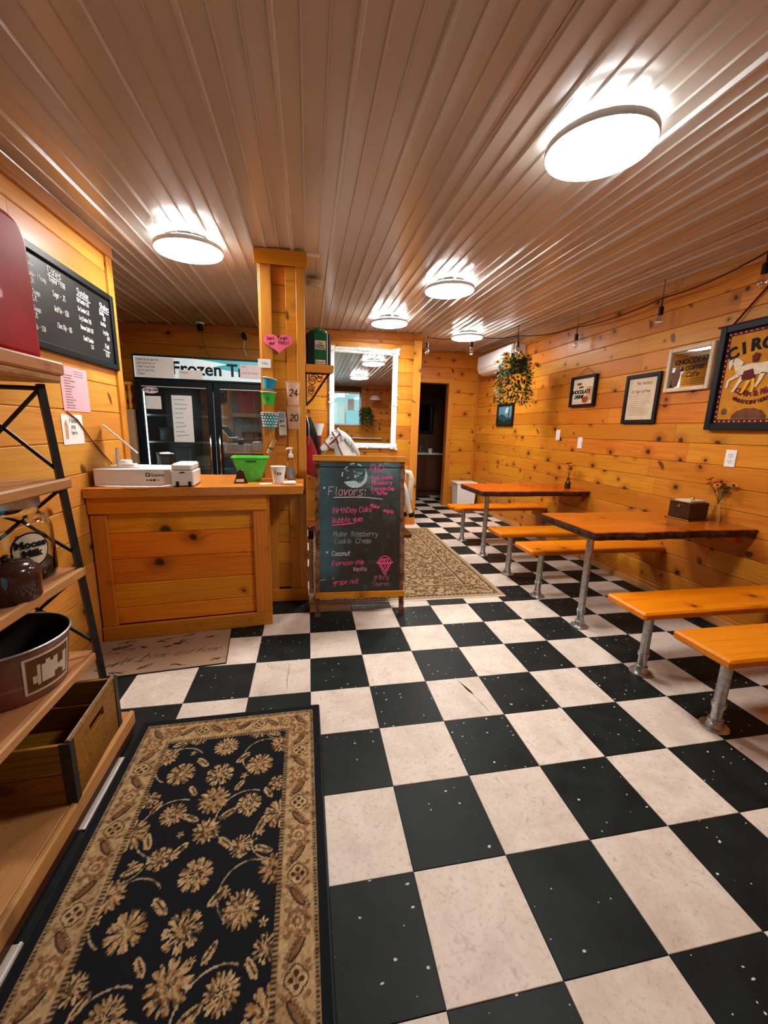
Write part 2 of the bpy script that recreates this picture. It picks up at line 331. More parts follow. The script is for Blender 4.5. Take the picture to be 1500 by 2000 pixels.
# ---- hand lettering: single-stroke alphabet on a grid (x 0-4, baseline 0, x-height 4, cap 6)
G = {}
for line in '''a 34 14 03 01 10 20 31|34 30
b 06 00|03 14 24 33 31 20 10 01
c 33 24 14 03 01 10 20 31
d 33 24 14 03 01 10 20 31|36 30
e 02 32 33 24 14 03 01 10 30
f 36 26 15 10|04 34
g 34 14 03 02 11 21 34 3a 2b 0b
h 06 00|03 14 24 33 30
i 14 10|15 16
j 24 2a 1b 0b|25 26
k 06 00|34 02 30
l 16 11 20
m 04 00|03 14 23 20|23 34 43 40
n 04 00|03 14 24 33 30
o 14 03 01 10 20 31 33 24 14
p 04 0b|03 14 24 33 31 20 10 01
q 33 24 14 03 01 10 20 31|34 3b
r 04 00|02 14 34
s 34 14 03 12 22 31 20 00
t 16 11 20 30|04 34
u 04 01 10 20 31|34 30
v 04 10 34
w 04 10 23 30 44
x 04 30|34 00
y 04 11 31|34 31 1b 0b
z 04 34 00 30
A 00 26 40|12 32
B 00 06 26 35 34 23 03|23 32 31 20 00
C 45 36 16 05 01 10 30 41
D 00 06 26 44 42 20 00
E 46 06 00 40|03 33
F 46 06 00|03 33
G 45 36 16 05 01 10 30 41 43 23
H 06 00|46 40|03 43
I 26 20
J 36 31 20 10 01
K 06 00|46 03 40
L 06 00 40
M 00 06 23 46 40
N 00 06 40 46
O 16 05 01 10 30 41 45 36 16
P 00 06 26 35 34 23 03
Q 16 05 01 10 30 41 45 36 16|22 40
R 00 06 26 35 34 23 03|13 40
S 45 36 16 05 04 32 31 20 00
T 06 46|26 20
U 06 01 10 30 41 46
V 06 20 46
W 06 10 23 30 46
X 06 40|46 00
Y 06 23 46|23 20
Z 06 46 00 40
0 16 05 01 10 20 31 35 26 16
1 05 16 10
2 05 16 26 35 34 00 30
3 06 36 23 32 31 20 00
4 20 26 02 42
5 36 06 03 23 32 31 20 00
6 36 16 03 01 10 20 31 32 23 03
7 06 36 10
8 16 05 04 13 23 32 31 20 10 01 02 13|23 34 35 26 16
9 33 13 04 05 16 26 35 31 10
: 11 10|13 14
. 10 11
, 11 0a
' 16 15
! 26 22|21 20
- 03 33
$ 35 15 04 13 23 32 21 01|26 20
& 40 05 16 25 02 01 10 20 42
+ 13 33|24 22
* 24 22|13 33|14 32|12 34
/ 00 36
= 12 32|14 34'''.split('\n'):
    k, d = line[0], line[2:]
    G[k] = [[(int(p[0]), {'a': -1, 'b': -2}.get(p[1]) if p[1] in 'ab' else int(p[1])) for p in st.split()] for st in d.split('|')]
def lettering(mb, text, x, z, h, y=-.0012, w=None, slant=.12, jit=.1, ang=0, sx=1.0, seed=1):
    """hand-drawn letters of cap height h in the XZ plane; a thin ribbon for every stroke"""
    rr = random.Random(hash(text) % 999 if False else sum(map(ord, text))+seed); u = h/6; w = w or h*.11; cx = 0; ca, sa = math.cos(R(ang)), math.sin(R(ang))
    for ch in text:
        if ch == ' ': cx += 3.2; continue
        g = G.get(ch)
        if not g: cx += 3; continue
        mx_ = 0; dz = rr.uniform(-.3, .3)*jit*4
        for st in g:
            P = []
            for px, pz in st:
                mx_ = max(mx_, px); ax = (cx+px+pz*slant+rr.uniform(-1, 1)*jit*1.5)*u*sx; az = (pz+dz+rr.uniform(-1, 1)*jit*1.5)*u
                P.append(Vector((x+ax*ca-az*sa, y, z+ax*sa+az*ca)))
            for a, b in zip(P, P[1:]):
                d = b-a
                if d.length < 1e-7: continue
                d.normalize(); nn = Vector((-d.z, 0, d.x))*w/2; e = d*w*.35; t = Vector((0, -.0004, 0))
                A = [a-e-nn, b+e-nn, b+e+nn, a-e+nn]; mb.raw([*A, *[p+t for p in A]], [(0, 1, 2, 3), (7, 6, 5, 4), (0, 4, 5, 1), (1, 5, 6, 2), (2, 6, 7, 3), (3, 7, 4, 0)])
        cx += mx_+1.3
    return cx*u*sx
def ribbon(mb, pts, w, y=-.0012):
    for a, b in zip(pts, pts[1:]):
        a = Vector((a[0], y, a[1])); b = Vector((b[0], y, b[1])); d = b-a
        if d.length < 1e-7: continue
        d.normalize(); nn = Vector((-d.z, 0, d.x))*w/2; e = d*w*.3; t = Vector((0, -.0004, 0)); A = [a-e-nn, b+e-nn, b+e+nn, a-e+nn]
        mb.raw([*A, *[p+t for p in A]], [(0, 1, 2, 3), (7, 6, 5, 4), (0, 4, 5, 1), (1, 5, 6, 2), (2, 6, 7, 3), (3, 7, 4, 0)])
def glyphs(text, size=1.0, offset=.0, extrude=.0005, align='CENTER', shear=0):
    """printed letters from Blender's built-in font, as verts/faces in the XZ plane facing -Y"""
    cu = bpy.data.curves.new('t', 'FONT'); cu.body = text; cu.size = size; cu.offset = offset; cu.extrude = extrude; cu.align_x = align; cu.shear = shear; cu.resolution_u = 3
    o = bpy.data.objects.new('t', cu); COL.objects.link(o); dg = bpy.context.evaluated_depsgraph_get(); me = bpy.data.meshes.new_from_object(o.evaluated_get(dg))
    v = [(p.co.x, -p.co.z-extrude, p.co.y) for p in me.vertices]; f = [tuple(p.vertices) for p in me.polygons]
    bpy.data.objects.remove(o); bpy.data.curves.remove(cu); bpy.data.meshes.remove(me); return v, f
def grid_print(name, w, l, nx, ny, colours, parent, thick=.006, mat='print_colours', vertical=False, edge=(.01, .01, .012), loc=(0, 0, 0), rot=(0, 0, 0)):
    """a thin slab whose top is a fine grid coloured per vertex by colours[ny,nx,3]"""
    xs = np.linspace(0, w, nx); ys = np.linspace(0, l, ny); XX, YY = np.meshgrid(xs, ys)
    top = np.stack([XX.ravel(), YY.ravel(), np.full(nx*ny, thick)], 1)
    idx = np.arange(nx*ny).reshape(ny, nx); q_ = np.stack([idx[:-1, :-1], idx[:-1, 1:], idx[1:, 1:], idx[1:, :-1]], -1).reshape(-1, 4)
    bot = np.array([(0, 0, 0), (w, 0, 0), (w, l, 0), (0, l, 0)], float); n0 = nx*ny
    v = np.concatenate([top, bot])
    if vertical: v = np.stack([v[:, 0], -v[:, 2], v[:, 1]], 1)
    f = [tuple(r) for r in q_.tolist()]
    e0 = idx[0, :].tolist(); e1 = idx[:, -1].tolist(); e2 = idx[-1, ::-1].tolist(); e3 = idx[::-1, 0].tolist()
    for e, (a, b) in zip((e0, e1, e2, e3), ((0, 1), (1, 2), (2, 3), (3, 0))): f.append(tuple([n0+a, n0+b] + e[::-1]))
    f.append((n0+3, n0+2, n0+1, n0))
    me = bpy.data.meshes.new(name); me.from_pydata(v.tolist(), [], f); me.update()
    cl = np.concatenate([np.clip(colours, 0, 1).reshape(-1, 3), np.tile(np.array(edge), (4, 1))]); cl = np.concatenate([cl, np.ones((len(cl), 1))], 1).astype(np.float32)
    at = me.color_attributes.new('Col', 'FLOAT_COLOR', 'POINT'); at.data.foreach_set('color', cl.ravel())
    me.materials.append(MATS[mat]); return link(name, me, parent, loc, rot)
class Paint:
    def __init__(s, w, l, nx, ny, base):
        s.x, s.y = np.meshgrid(np.linspace(0, w, nx), np.linspace(0, l, ny)); s.c = np.ones((ny, nx, 3))*np.array(base); s.w = w; s.l = l
    def mask(s, m, col): s.c[m] = col
    def rect(s, x0, x1, y0, y1, col): s.mask((s.x >= x0) & (s.x <= x1) & (s.y >= y0) & (s.y <= y1), col)
    def ell(s, cx, cy, a, b, ang, col):
        ca, sa = math.cos(ang), math.sin(ang); dx, dy = s.x-cx, s.y-cy; u = (dx*ca+dy*sa)/a; v = (-dx*sa+dy*ca)/b; s.mask(u*u+v*v < 1, col)
    def flower(s, cx, cy, r, n, cols, ph=0, sharp=.28, sy=1.0):
        dx, dy = s.x-cx, (s.y-cy)/sy; rr = np.hypot(dx, dy); th = np.arctan2(dy, dx)
        for k, col in enumerate(cols):
            f = 1-k/len(cols); s.mask(rr < r*f*(1-sharp+sharp*np.cos(n*th+ph+k*1.3)), col)
    def arc(s, cx, cy, r, a0, a1, w, col):
        dx, dy = s.x-cx, s.y-cy; rr = np.hypot(dx, dy); th = (np.arctan2(dy, dx)-a0) % (2*math.pi); s.mask((abs(rr-r) < w/2) & (th < (a1-a0) % (2*math.pi)), col)
    def line(s, x0, y0, x1, y1, w, col):
        dx, dy = x1-x0, y1-y0; L2 = dx*dx+dy*dy+1e-12; t = np.clip(((s.x-x0)*dx+(s.y-y0)*dy)/L2, 0, 1); s.mask(np.hypot(s.x-x0-t*dx, s.y-y0-t*dy) < w/2, col)
# ================================================================== THE SETTING
XR, XL, YB, YD, YF, XK = 2.90, -1.25, 4.05, 2.65, -3.15, -2.85
YLE = .37                                   # end of the left wall, where the kitchen opens
def zc(x, y): return 2.465+.032*x+.02*y     # the ceiling sags a little towards the door side
TL = .3048
# ---- floor: sub floor and vinyl tiles
fl = struct(part('floor', MB().box(XK-.1, XR+.12, YF-.12, 6.1, -.12, -.0035), 'slab_grey'))
tile_me = {}
for nm in ('tile_white', 'tile_black'):
    g = .0007; me = MB().raw([(g+.0012, g+.0012, 0), (TL-g-.0012, g+.0012, 0), (TL-g-.0012, TL-g-.0012, 0), (g+.0012, TL-g-.0012, 0), (g, g, -.0012), (TL-g, g, -.0012), (TL-g, TL-g, -.0012), (g, TL-g, -.0012), (g, g, -.0034), (TL-g, g, -.0034), (TL-g, TL-g, -.0034), (g, TL-g, -.0034)],
        [(0, 1, 2, 3), (4, 5, 1, 0), (5, 6, 2, 1), (6, 7, 3, 2), (7, 4, 0, 3), (8, 9, 5, 4), (9, 10, 6, 5), (10, 11, 7, 6), (11, 8, 4, 7), (11, 10, 9, 8)]).mesh(nm)
    me.materials.append(MATS[nm]); tile_me[nm] = me
field = {'tile_white': MB(), 'tile_black': MB()}
for i in range(-10, 10):
    for j in range(-20, 11):
        x0, x1, y0, y1 = i*TL, (i+1)*TL, -(j+1)*TL, -j*TL; nm = 'tile_black' if (i+j) % 2 == 0 else 'tile_white'
        cx0, cx1, cy0, cy1 = max(x0, XK), min(x1, XR), max(y0, YF), min(y1, 6.0)
        if cx1-cx0 < .005 or cy1-cy0 < .005: continue
        mx_, my_ = (cx0+cx1)/2, (cy0+cy1)/2
        if my_ > YD+.05 and mx_ < 1.40: continue
        if mx_ < XL and my_ < YLE: continue
        hidden = my_ < -2.35 or (mx_ < -.32 and my_ > -.1) or (mx_ < -.85 and my_ < -1.1) or (-.75 < mx_ < 0 and my_ < -1.1) or (mx_ < 1.3 and .3 < my_ < 2.3) or (my_ < -1.7 and mx_ > 1.5)
        full = abs(cx1-cx0-TL) < 1e-4 and abs(cy1-cy0-TL) < 1e-4
        if not hidden and full: link(nm, tile_me[nm], fl, (x0, y0, 0))
        elif not hidden:
            part(nm, MB().box(cx0-x0+.0007, cx1-x0-.0007, cy0-y0+.0007, cy1-y0-.0007, -.0034, 0), nm, fl, (x0, y0, 0))
        else: field[nm].box(cx0+.0007, cx1-.0007, cy0+.0007, cy1-.0007, -.0034, 0)
for nm, mb in field.items(): part('hidden_'+nm, mb, nm, fl)['kind'] = 'stuff'

plain('crack_dark', (.02, .012, .008), .8)
def crack(pts, ws):
    L_, R_ = [], []
    for k, p in enumerate(pts):
        d = Vector(pts[min(k+1, len(pts)-1)])-Vector(pts[max(k-1, 0)]); n_ = Vector((-d.y, d.x)).normalized()*ws[k]; L_.append((p[0]+n_.x, p[1]+n_.y, .0004)); R_.append((p[0]-n_.x, p[1]-n_.y, .0004))
    v = L_+R_; m = len(pts); return MB().raw(v, [(i, i+1, m+i+1, m+i) for i in range(m-1)])
part('tile_tear', crack([(.785, -.935), (.80, -.975), (.806, -1.0), (.815, -1.03), (.826, -1.055)], [.001, .003, .006, .007, .001]), 'crack_dark', fl)
part('tile_crack', crack([(.785, -.93), (.80, -.99), (.83, -1.09), (.845, -1.16), (.85, -1.20)], [.0006, .001, .001, .0012, .0006]), 'crack_dark', fl)
part('tile_crack', crack([(-.12, -.64), (-.118, -.72), (-.125, -.80), (-.118, -.88)], [.0005, .001, .0012, .0006]), 'crack_dark', fl)
# ---- walls of horizontal pine boards
def plank_mesh(L, h, t=.018, c=.0045, g=.0008):
    pr = [(t, g), (c, g), (0, g+c), (0, h-g-c), (c, h-g), (t, h-g)]    # (y, z)
    v = [(g, y, z) for y, z in pr] + [(L-g, y, z) for y, z in pr]; n = 6
    return MB().raw(v, [tuple(range(n-1, -1, -1)), tuple(range(n, 2*n))] + [(i, (i+1) % n, (i+1) % n+n, i+n) for i in range(n)]).mesh('plank')
def boards(parent, o, rz, L, z0, z1, pitch, holes=(), mat='pine_wall', lo=.9, hi=2.3, seed=1, zoff=0.0):
    rr = random.Random(seed); z = zoff
    rows = []
    while z < z1-.004:
        a, b = max(z, z0), min(z+pitch, z1)
        if b-a > .012: rows.append((a, b))
        z += pitch
    ca, sa = math.cos(R(rz)), math.sin(R(rz))
    for a, b in rows:
        cuts = [0.0]; first = rr.uniform(.35, hi)
        x = first
        while x < L-.25: cuts.append(x); x += rr.uniform(lo, hi)
        cuts.append(L); segs = list(zip(cuts, cuts[1:]))
        for hx0, hx1, hz0, hz1 in holes:
            if b > hz0+.01 and a < hz1-.01:
                ns = []
                for s0, s1 in segs:
                    if s1 <= hx0 or s0 >= hx1: ns.append((s0, s1)); continue
                    if s0 < hx0: ns.append((s0, hx0))
                    if s1 > hx1: ns.append((hx1, s1))
                segs = ns
        for s0, s1 in segs:
            if s1-s0 < .02: continue
            me = plank_mesh(s1-s0, b-a); me.materials.append(MATS[mat]); ob = link('plank', me, parent, (o[0]+s0*ca, o[1]+s0*sa, a), (0, 0, rz))
wr = struct(part('wall_right', MB().box(XR+.018, XR+.11, YF-.1, 6.1, -.1, 2.78), 'bath_wall'))
boards(wr, (XR, YB), -90, YB-YF, 0, 2.72, .1496, seed=5, lo=.8, hi=2.0, zoff=.0885-.1496)
wl = struct(part('wall_left', MB().box(XL-.11, XL-.018, YF-.1, YLE-.004, -.1, 2.6), 'bath_wall'))
boards(wl, (XL, YF), 90, YLE-.02-YF, 0, 2.5, .1735, seed=11, lo=1.6, hi=3.0, zoff=-.0055, mat='pine_wall_pale')
part('end_trim', MB().box(XL-.13, XL+.004, YLE-.02, YLE, 0, 2.5, .002), 'pine_vertical', wl)
part('edge_trim', MB().box(XL-.001, XL+.016, YLE-.075, YLE, 0, 2.385, .002), 'pine_vertical', wl)
wd = struct(part('wall_middle', MB().box(XK, 1.44, YD+.018, YD+.09, -.1, 2.75), 'bath_wall'))
boards(wd, (XK, YD), 0, 1.47-XK, 0, 2.72, .1735, seed=3, lo=1.0, hi=2.2, zoff=-.02)
part('corner_post', MB().box(1.375, 1.48, YD-.02, YD-.001, 0, 2.47, .003), 'pine_vertical', wd)
part('corner_post', MB().box(1.462, 1.482, YD-.0005, YD+.10, 0, 2.52, .002), 'pine_vertical', wd)
part('baseboard', MB().box(-.5, 1.48, YD-.022, YD-.0205+.0195, 0, .10, .002), 'pine_counter_frame', wd)
wc = struct(part('wall_corridor', MB().box(1.37, 1.462, YD+.09, YB, -.1, 2.75), 'bath_wall'))
boards(wc, (1.48, YD+.10), 90, YB-YD-.10, 0, 2.72, .1735, seed=31)
# back wall with the washroom doorway
DX0, DX1, DZ = 1.56, 2.37, 2.11
wb = struct(part('wall_back', MB().box(1.40, DX0-.02, YB+.018, YB+.11, -.1, 2.75).box(DX1+.02, XR+.1, YB+.018, YB+.11, -.1, 2.75).box(DX0-.02, DX1+.02, YB+.018, YB+.11, DZ+.02, 2.75), 'bath_wall'))
boards(wb, (1.48, YB), 0, XR-1.48, 0, 2.72, .2, holes=[(DX0-1.48-.02, DX1-1.48+.02, -1, DZ+.02)], seed=8, lo=1.5, hi=2.5, zoff=-.03)
dr = struct(part('door_1', MB().box(DX0-.02, DX0, YB-.004, YB+.12, 0, DZ+.02, .002).box(DX1, DX1+.02, YB-.004, YB+.12, 0, DZ+.02, .002).box(DX0, DX1, YB-.004, YB+.12, DZ, DZ+.02, .002), 'pine_vertical'))
part('door_casing', MB().box(DX1+.003, DX1+.085, YB-.018, YB-.001, 0, DZ+.075, .003), 'pine_vertical', dr)
part('door_casing', MB().box(DX0-.07, DX1+.003, YB-.018, YB-.001, DZ+.003, DZ+.075, .003), 'pine_counter_frame', dr)
# washroom shell
wt = struct(part('wall_washroom', MB().box(XK+4.2, 1.45, YB+.11, 6.1, -.1, 2.75).box(1.4, XR+.1, 5.72, 5.82, -.1, 2.75), 'bath_wall'))
# kitchen side wall
wk = struct(part('wall_kitchen', MB().box(XK-.1, XK-.018, YLE-.1, YD+.1, -.1, 2.6).box(XK-.1, XL-.13, YLE-.13, YLE-.03, -.1, 2.6), 'bath_wall'))
boards(wk, (XK, YLE), 90, YD-YLE, 0, 2.45, .1735, seed=14)
# front wall behind the camera: window, plus a glazed door added for more daylight
WX0, WX1, WZ0, WZ1 = .34, 1.41, 1.42, 2.26
GX0, GX1, GZ = -.78, .12, 2.08
fr_ = MB()
for a, b, c, d in ((XL-.1, GX0-.02, -.1, 2.7), (GX0-.02, GX1+.02, GZ+.02, 2.7), (GX1+.02, WX0-.02, -.1, 2.7), (WX0-.02, WX1+.02, -.1, WZ0-.02), (WX0-.02, WX1+.02, WZ1+.02, 2.7), (WX1+.02, XR+.1, -.1, 2.7)): fr_.box(a, b, YF-.11, YF-.018, c, d)
wf = struct(part('wall_front', fr_, 'bath_wall'))
boards(wf, (XR, YF), 180, XR-XL, 0, 2.62, .1735, holes=[(XR-WX1-.02, XR-WX0+.02, WZ0-.02, WZ1+.02), (XR-GX1-.02, XR-GX0+.02, -1, GZ+.02)], seed=21)
def frame_mb(x0, x1, z0, z1, w, y0, y1, b=.002):
    return MB().box(x0, x0+w, y0, y1, z0, z1, b).box(x1-w, x1, y0, y1, z0, z1, b).box(x0+w, x1-w, y0, y1, z1-w, z1, b).box(x0+w, x1-w, y0, y1, z0, z0+w, b)
w1 = struct(part('window_1', frame_mb(WX0-.02, WX1+.02, WZ0-.02, WZ1+.02, .04, YF-.11, YF+.012), 'white_paint'))
part('sash', MB().box(.99, 1.02, YF-.08, YF-.05, WZ0+.02, WZ1-.02, .002), 'metal_grey', w1)
part('pane', MB().box(WX0+.02, .99, YF-.068, YF-.064, WZ0+.02, WZ1-.02), 'thin_glass', w1); part('pane', MB().box(1.02, WX1-.02, YF-.068, YF-.064, WZ0+.02, WZ1-.02), 'thin_glass', w1)
part('notice', MB().box(1.07, 1.24, YF-.062, YF-.061, 1.80, 2.10), 'paper_white', w1)
d2 = struct(part('added_daylight_door', frame_mb(GX0-.02, GX1+.02, 0, GZ+.02, .06, YF-.10, YF+.012), 'pine_vertical'))  # door added out of view to let daylight into the room
part('pane', MB().box(GX0+.04, GX1-.04, YF-.068, YF-.064, .06, GZ-.04), 'thin_glass', d2)
part('push_bar', MB().tube([(GX0+.08, YF-.02, 1.02), (GX1-.08, YF-.02, 1.02)], .016), 'metal_grey', d2)

# ---- ceiling of ribbed metal sheets
ce = struct(part('ceiling', MB().raw([(x, y, zc(x, y)+dz) for x in (XK-.1, XR+.1) for y in (YF-.1, 6.1) for dz in (.03, .12)], [(0, 1, 3, 2), (4, 6, 7, 5), (0, 4, 5, 1), (2, 3, 7, 6), (0, 2, 6, 4), (1, 5, 7, 3)]), 'bath_wall'))
SW = .9144
def sheet(x0, x1, ya, yb, lift):
    prof = []
    mod = .2475
    k0 = math.floor(x0/mod)-1; x = k0*mod
    while x < x1+mod:
        for off, w0, w1, h in ((-.0895, .026, .012, .015), (-.007, .012, .005, .008), (.0755, .012, .005, .008)):
            c_ = x+off; prof += [(c_-w0/2, 0), (c_-w1/2, -h), (c_+w1/2, -h), (c_+w0/2, 0)]
        x += mod
    prof = [p for p in prof if x0+.004 < p[0] < x1-.004]; prof = [(x0, 0)]+prof+[(x1, 0)]
    v = []; f = []; n = len(prof)
    for y in (ya, yb):
        for px, pz in prof: v.append((px, y, zc(px, y)+pz+lift))
    for i in range(n-1): f.append((i, i+1, n+i+1, n+i))
    return MB().raw(v, f)
x = -2.92
while x < XR+.05:
    for (ya, yb, lf) in ((YF-.02, .27, .0), (.24, YB+.02, .002)):
        part('ceiling_sheet', sheet(x, min(x+SW, XR+.06), ya, yb, lf+.003*(int((x+3)/SW) % 2)), 'ceiling_metal', ce)
    x += SW-.005
part('washroom_panel', MB().box(1.3, XR+.1, YB+.02, 6.05, 2.56, 2.6), 'bath_wall', ce)
# ---- trim boards under the ceiling
def slope_board(x0, y0, x1, y1, h, t, nx, ny, drop=.014):
    """board running from (x0,y0) to (x1,y1) just under the ceiling, t thick towards (nx,ny)"""
    v = []
    for (x, y) in ((x0, y0), (x1, y1)):
        z = zc(x, y)-drop
        v += [(x, y, z-h), (x+nx*t, y+ny*t, z-h), (x+nx*t, y+ny*t, z), (x, y, z)]
    return MB().raw(v, [(0, 1, 2, 3), (7, 6, 5, 4), (0, 4, 5, 1), (1, 5, 6, 2), (2, 6, 7, 3), (3, 7, 4, 0)])
def trim(i, mb, mat='pine_counter_frame', axis=None): return struct(part('trim_%d' % i, mb, mat))
trim(1, slope_board(XR-.001, YF, XR-.001, YB, .085, .02, -1, 0), 'shelf_wood')
trim(2, slope_board(XL+.001, YF, XL+.001, YLE, .07, .022, 1, 0), 'shelf_wood')
trim(3, slope_board(XK, YD-.001, 1.48, YD-.001, .075, .02, 0, -1))
trim(4, slope_board(1.48, YB-.001, XR-.022, YB-.001, .075, .02, 0, -1))
part('trim_5', MB().box(XR-.03, XR-.001, YB-.03, YB-.001, 0, 2.45, .003), 'pine_vertical')['kind'] = 'structure'
struct(part('baseboard_right', MB().box(XR-.014, XR-.001, YF, YB-.04, 0, .055, .002), 'shelf_wood'))
struct(part('baseboard_left', MB().box(XL+.001, XL+.015, YF, -.3, 0, .07, .002), 'shelf_wood'))

# ---- pier between counter and dining side
PX0, PX1, PY0, PY1 = -.305, -.025, .25, .62
pz = zc(-.2, .3)-.02
pi = struct(part('wall_pier', MB().box(PX0+.01, PX1-.01, PY0+.02, PY1-.01, 0, pz), 'bath_wall'))
zz = 0.10; rr = random.Random(4)
for ztop in (.29, .462, .60, .71, .93, 1.19, 1.40, 1.58, 1.767, 1.93, 2.082, 2.254, pz-.07):
    me = plank_mesh(PX1-PX0-.08, ztop-zz, .014); me.materials.append(MATS['pine_wall' if zz < 1 or rr.random() < .6 else 'pine_counter']); link('plank', me, pi, (PX0+.04, PY0+.006, zz)); zz = ztop
part('corner_board', MB().box(PX0, PX0+.075, PY0-.018, PY0, .09, pz-.075, .003), 'pine_vertical', pi)
part('corner_board', MB().box(PX1-.115, PX1-.045, PY0-.006, PY0+.006, .09, pz-.075, .002), 'pine_wall', pi)
part('corner_board', MB().box(PX1-.045, PX1+.012, PY0-.018, PY0, .09, pz-.075, .003), 'pine_vertical', pi)
part('side_board', MB().box(PX1-.001, PX1+.012, PY0, PY1, 0, pz, .002), 'pine_vertical', pi)
part('side_board', MB().box(PX0-.012, PX0+.001, PY0, PY1, 0, pz, .002), 'pine_vertical', pi)
part('cap_board', MB().box(PX0-.03, PX1+.03, PY0-.036, PY0-.0185, pz-.08, pz+.012, .003), 'pine_counter', pi)
part('baseboard', MB().box(PX0-.002, PX1+.016, PY0-.034, PY0-.0185, 0, .098, .003), 'pine_counter_frame', pi)
# ================================================================== LIGHTS
RIM = MB().lathe([(.0, .004), (.14, .004), (.145, -.012), (.19, -.018), (.200, -.022), (.201, -.040), (.197, -.046)], 48)
GLOW = MB().lathe([(.1965, -.0455), (.193, -.052), (.17, -.0575), (.10, -.060), (.0, -.061)], 48)
HALO = MB().lathe([(.1465, -.0105), (.187, -.0165)], 48, caps=False)
rim_me = RIM.mesh('rim', 40); rim_me.materials.append(MATS['lamp_rim']); glow_me = GLOW.mesh('diffuser', 50); glow_me.materials.append(MATS['lamp_glow']); halo_me = HALO.mesh('halo_ring', 50); halo_me.materials.append(MATS['halo_glow'])
for x, y, lb in ((1.125, -1.135, 'largest, nearest round white ceiling light above the benches'), (-.715, .185, 'round white ceiling light above the service counter'), (1.150, .66, 'round white ceiling light in the middle of the ceiling above the rug'),
              (.895, 1.90, 'round white ceiling light just in front of the white framed mirror'), (2.04, 2.50, 'farthest round white ceiling light near the air conditioner')):
    t = thing('ceiling_light', lb, 'ceiling light', (x, y, zc(x, y)-.024), (1.1, -1.8, 0), 'round ceiling lights')
    link('rim', rim_me, t); link('diffuser', glow_me, t); link('halo_ring', halo_me, t)
# ================================================================== SERVICE COUNTER
CA = math.degrees(math.atan2(.10, .96))
ct = thing('service_counter', 'knotty pine service counter with framed board front under the wooden top', 'counter', (-1.246, -.232, 0), (0, 0, CA))
CW = .985
part('body', MB().box(0.02, CW-.002, .02, .44, 0, .83), 'bath_wall', ct)
z = .095
for h in (.108, .155, .155, .162, .155):
    me = plank_mesh(CW-.15, h, .014, .004); me.materials.append(MATS['pine_counter']); link('plank', me, ct, (.075, .004, z)); z += h
part('stile', MB().box(.004, .085, -.016, .003, .092, .795, .003), 'pine_counter_frame_z', ct)
part('stile', MB().box(CW-.088, CW, -.016, .003, .092, .835, .003), 'pine_counter_frame_z', ct)
part('bottom_rail', MB().box(.0, CW+.004, -.022, .003, 0, .092, .003), 'pine_counter_frame', ct)
part('apron', MB().box(-.002, CW-.0005, -.026, -.0165, .80, .898, .003), 'pine_counter', ct)
part('side_panel', MB().box(CW-.001, CW+.016, -.014, .44, 0, .895, .003), 'pine_counter_frame_z', ct)
cp_ = [(-1.247, -.285), (-.035, -.155), (-.035, .228), (-.34, .228), (-.34, .44), (-1.247, .44)]
top = MB(); n = len(cp_); top.raw([(x, y, .90) for x, y in cp_]+[(x, y, .955) for x, y in cp_], [tuple(range(n-1, -1, -1)), tuple(range(n, 2*n))]+[(i, (i+1) % n, (i+1) % n+n, i+n) for i in range(n)])
tp = tag(part('countertop', top, 'countertop_wood'), 'thick honey pine countertop reaching from the left wall to the pier', 'countertop')
bvm = tp.modifiers.new('edge', 'BEVEL'); bvm.width = .004; bvm.segments = 2
CZ = .9555
# ---- things on the counter
def carton(name, w, d, h, mat): return MB().box(0, w, 0, d, 0, h, .003)
t = thing('equipment_carton', 'long flat white carton with a small square logo lying on the counter', 'carton', (-1.215, -.205, CZ), (0, 0, 2.5))
part('box', MB().box(0, .405, 0, .30, 0, .098, .003), 'white_card', t)
part('lid_flap', MB().raw([(0, -.001, .1), (.405, -.001, .1), (.405, .3, .1), (.06, .3, .1), (0, .10, .1)], [(0, 1, 2, 3, 4)]).box(.0, .405, -.0015, -.0005, .094, .1), 'white_card', t)
lg = MB(); lg.prism([(.272, .058), (.294, .058), (.294, .08), (.272, .08)], -.0014, -.0006); part('logo', lg, 'ink_black', t)
part('logo_inner', MB().prism([(.277, .063), (.289, .063), (.289, .075), (.277, .075)], -.0024, -.0012).prism([(.281, .067), (.285, .067), (.285, .071), (.281, .071)], -.003, -.001), 'white_card', t)
v, f = glyphs('Square', .026, .0002, align='LEFT'); part('lettering', MB().raw(v, f, T(.30, -.0008, .060)), 'ink_grey', t)
part('lettering', MB().box(.272, .287, -.0016, -.0008, .034, .040).box(.292, .305, -.0016, -.0008, .033, .041).box(.310, .322, -.0016, -.0008, .031, .043).box(.330, .345, -.0016, -.0008, .035, .039), 'ink_black', t)
t = thing('receipt_printer', 'small white receipt printer beside the long carton', 'printer', (-.80, -.215, CZ), (0, 0, 2.5))
part('body', MB().box(0, .125, 0, .20, 0.004, .095, .006), 'white_plastic', t)
part('paper_lid', MB().box(.006, .119, -.004, .195, .0965, .138, .010), 'white_plastic', t)
part('paper_slot', MB().box(.05, .078, -.0045, .001, .084, .0895), 'ink_black', t)
for x in (.025, .093): part('foot', MB().box(x, x+.017, -.004, .012, 0, .032, .002), 'black_plastic', t)
tag(part('power_cable', MB().tube([(-1.19, -.222, .962), (-1.12, -.245, .9605), (-1.0, -.262, .9605), (-.92, -.258, .9605), (-.84, -.243, .9605), (-.785, -.228, .965), (-.772, -.222, .975)], .0035, 8).tube([(-1.15, -.222, .962), (-1.05, -.236, .961), (-.95, -.243, .961), (-.85, -.237, .9605), (-.80, -.226, .968)], .0035, 8), 'white_plastic', smooth=60), 'white cable looping along the front of the long carton', 'cable')
t = thing('tablet_stand', 'white point of sale tablet tilted back on a stand on the long carton', 'tablet', (-1.10, -.07, CZ+.1005), (0, 0, 0))
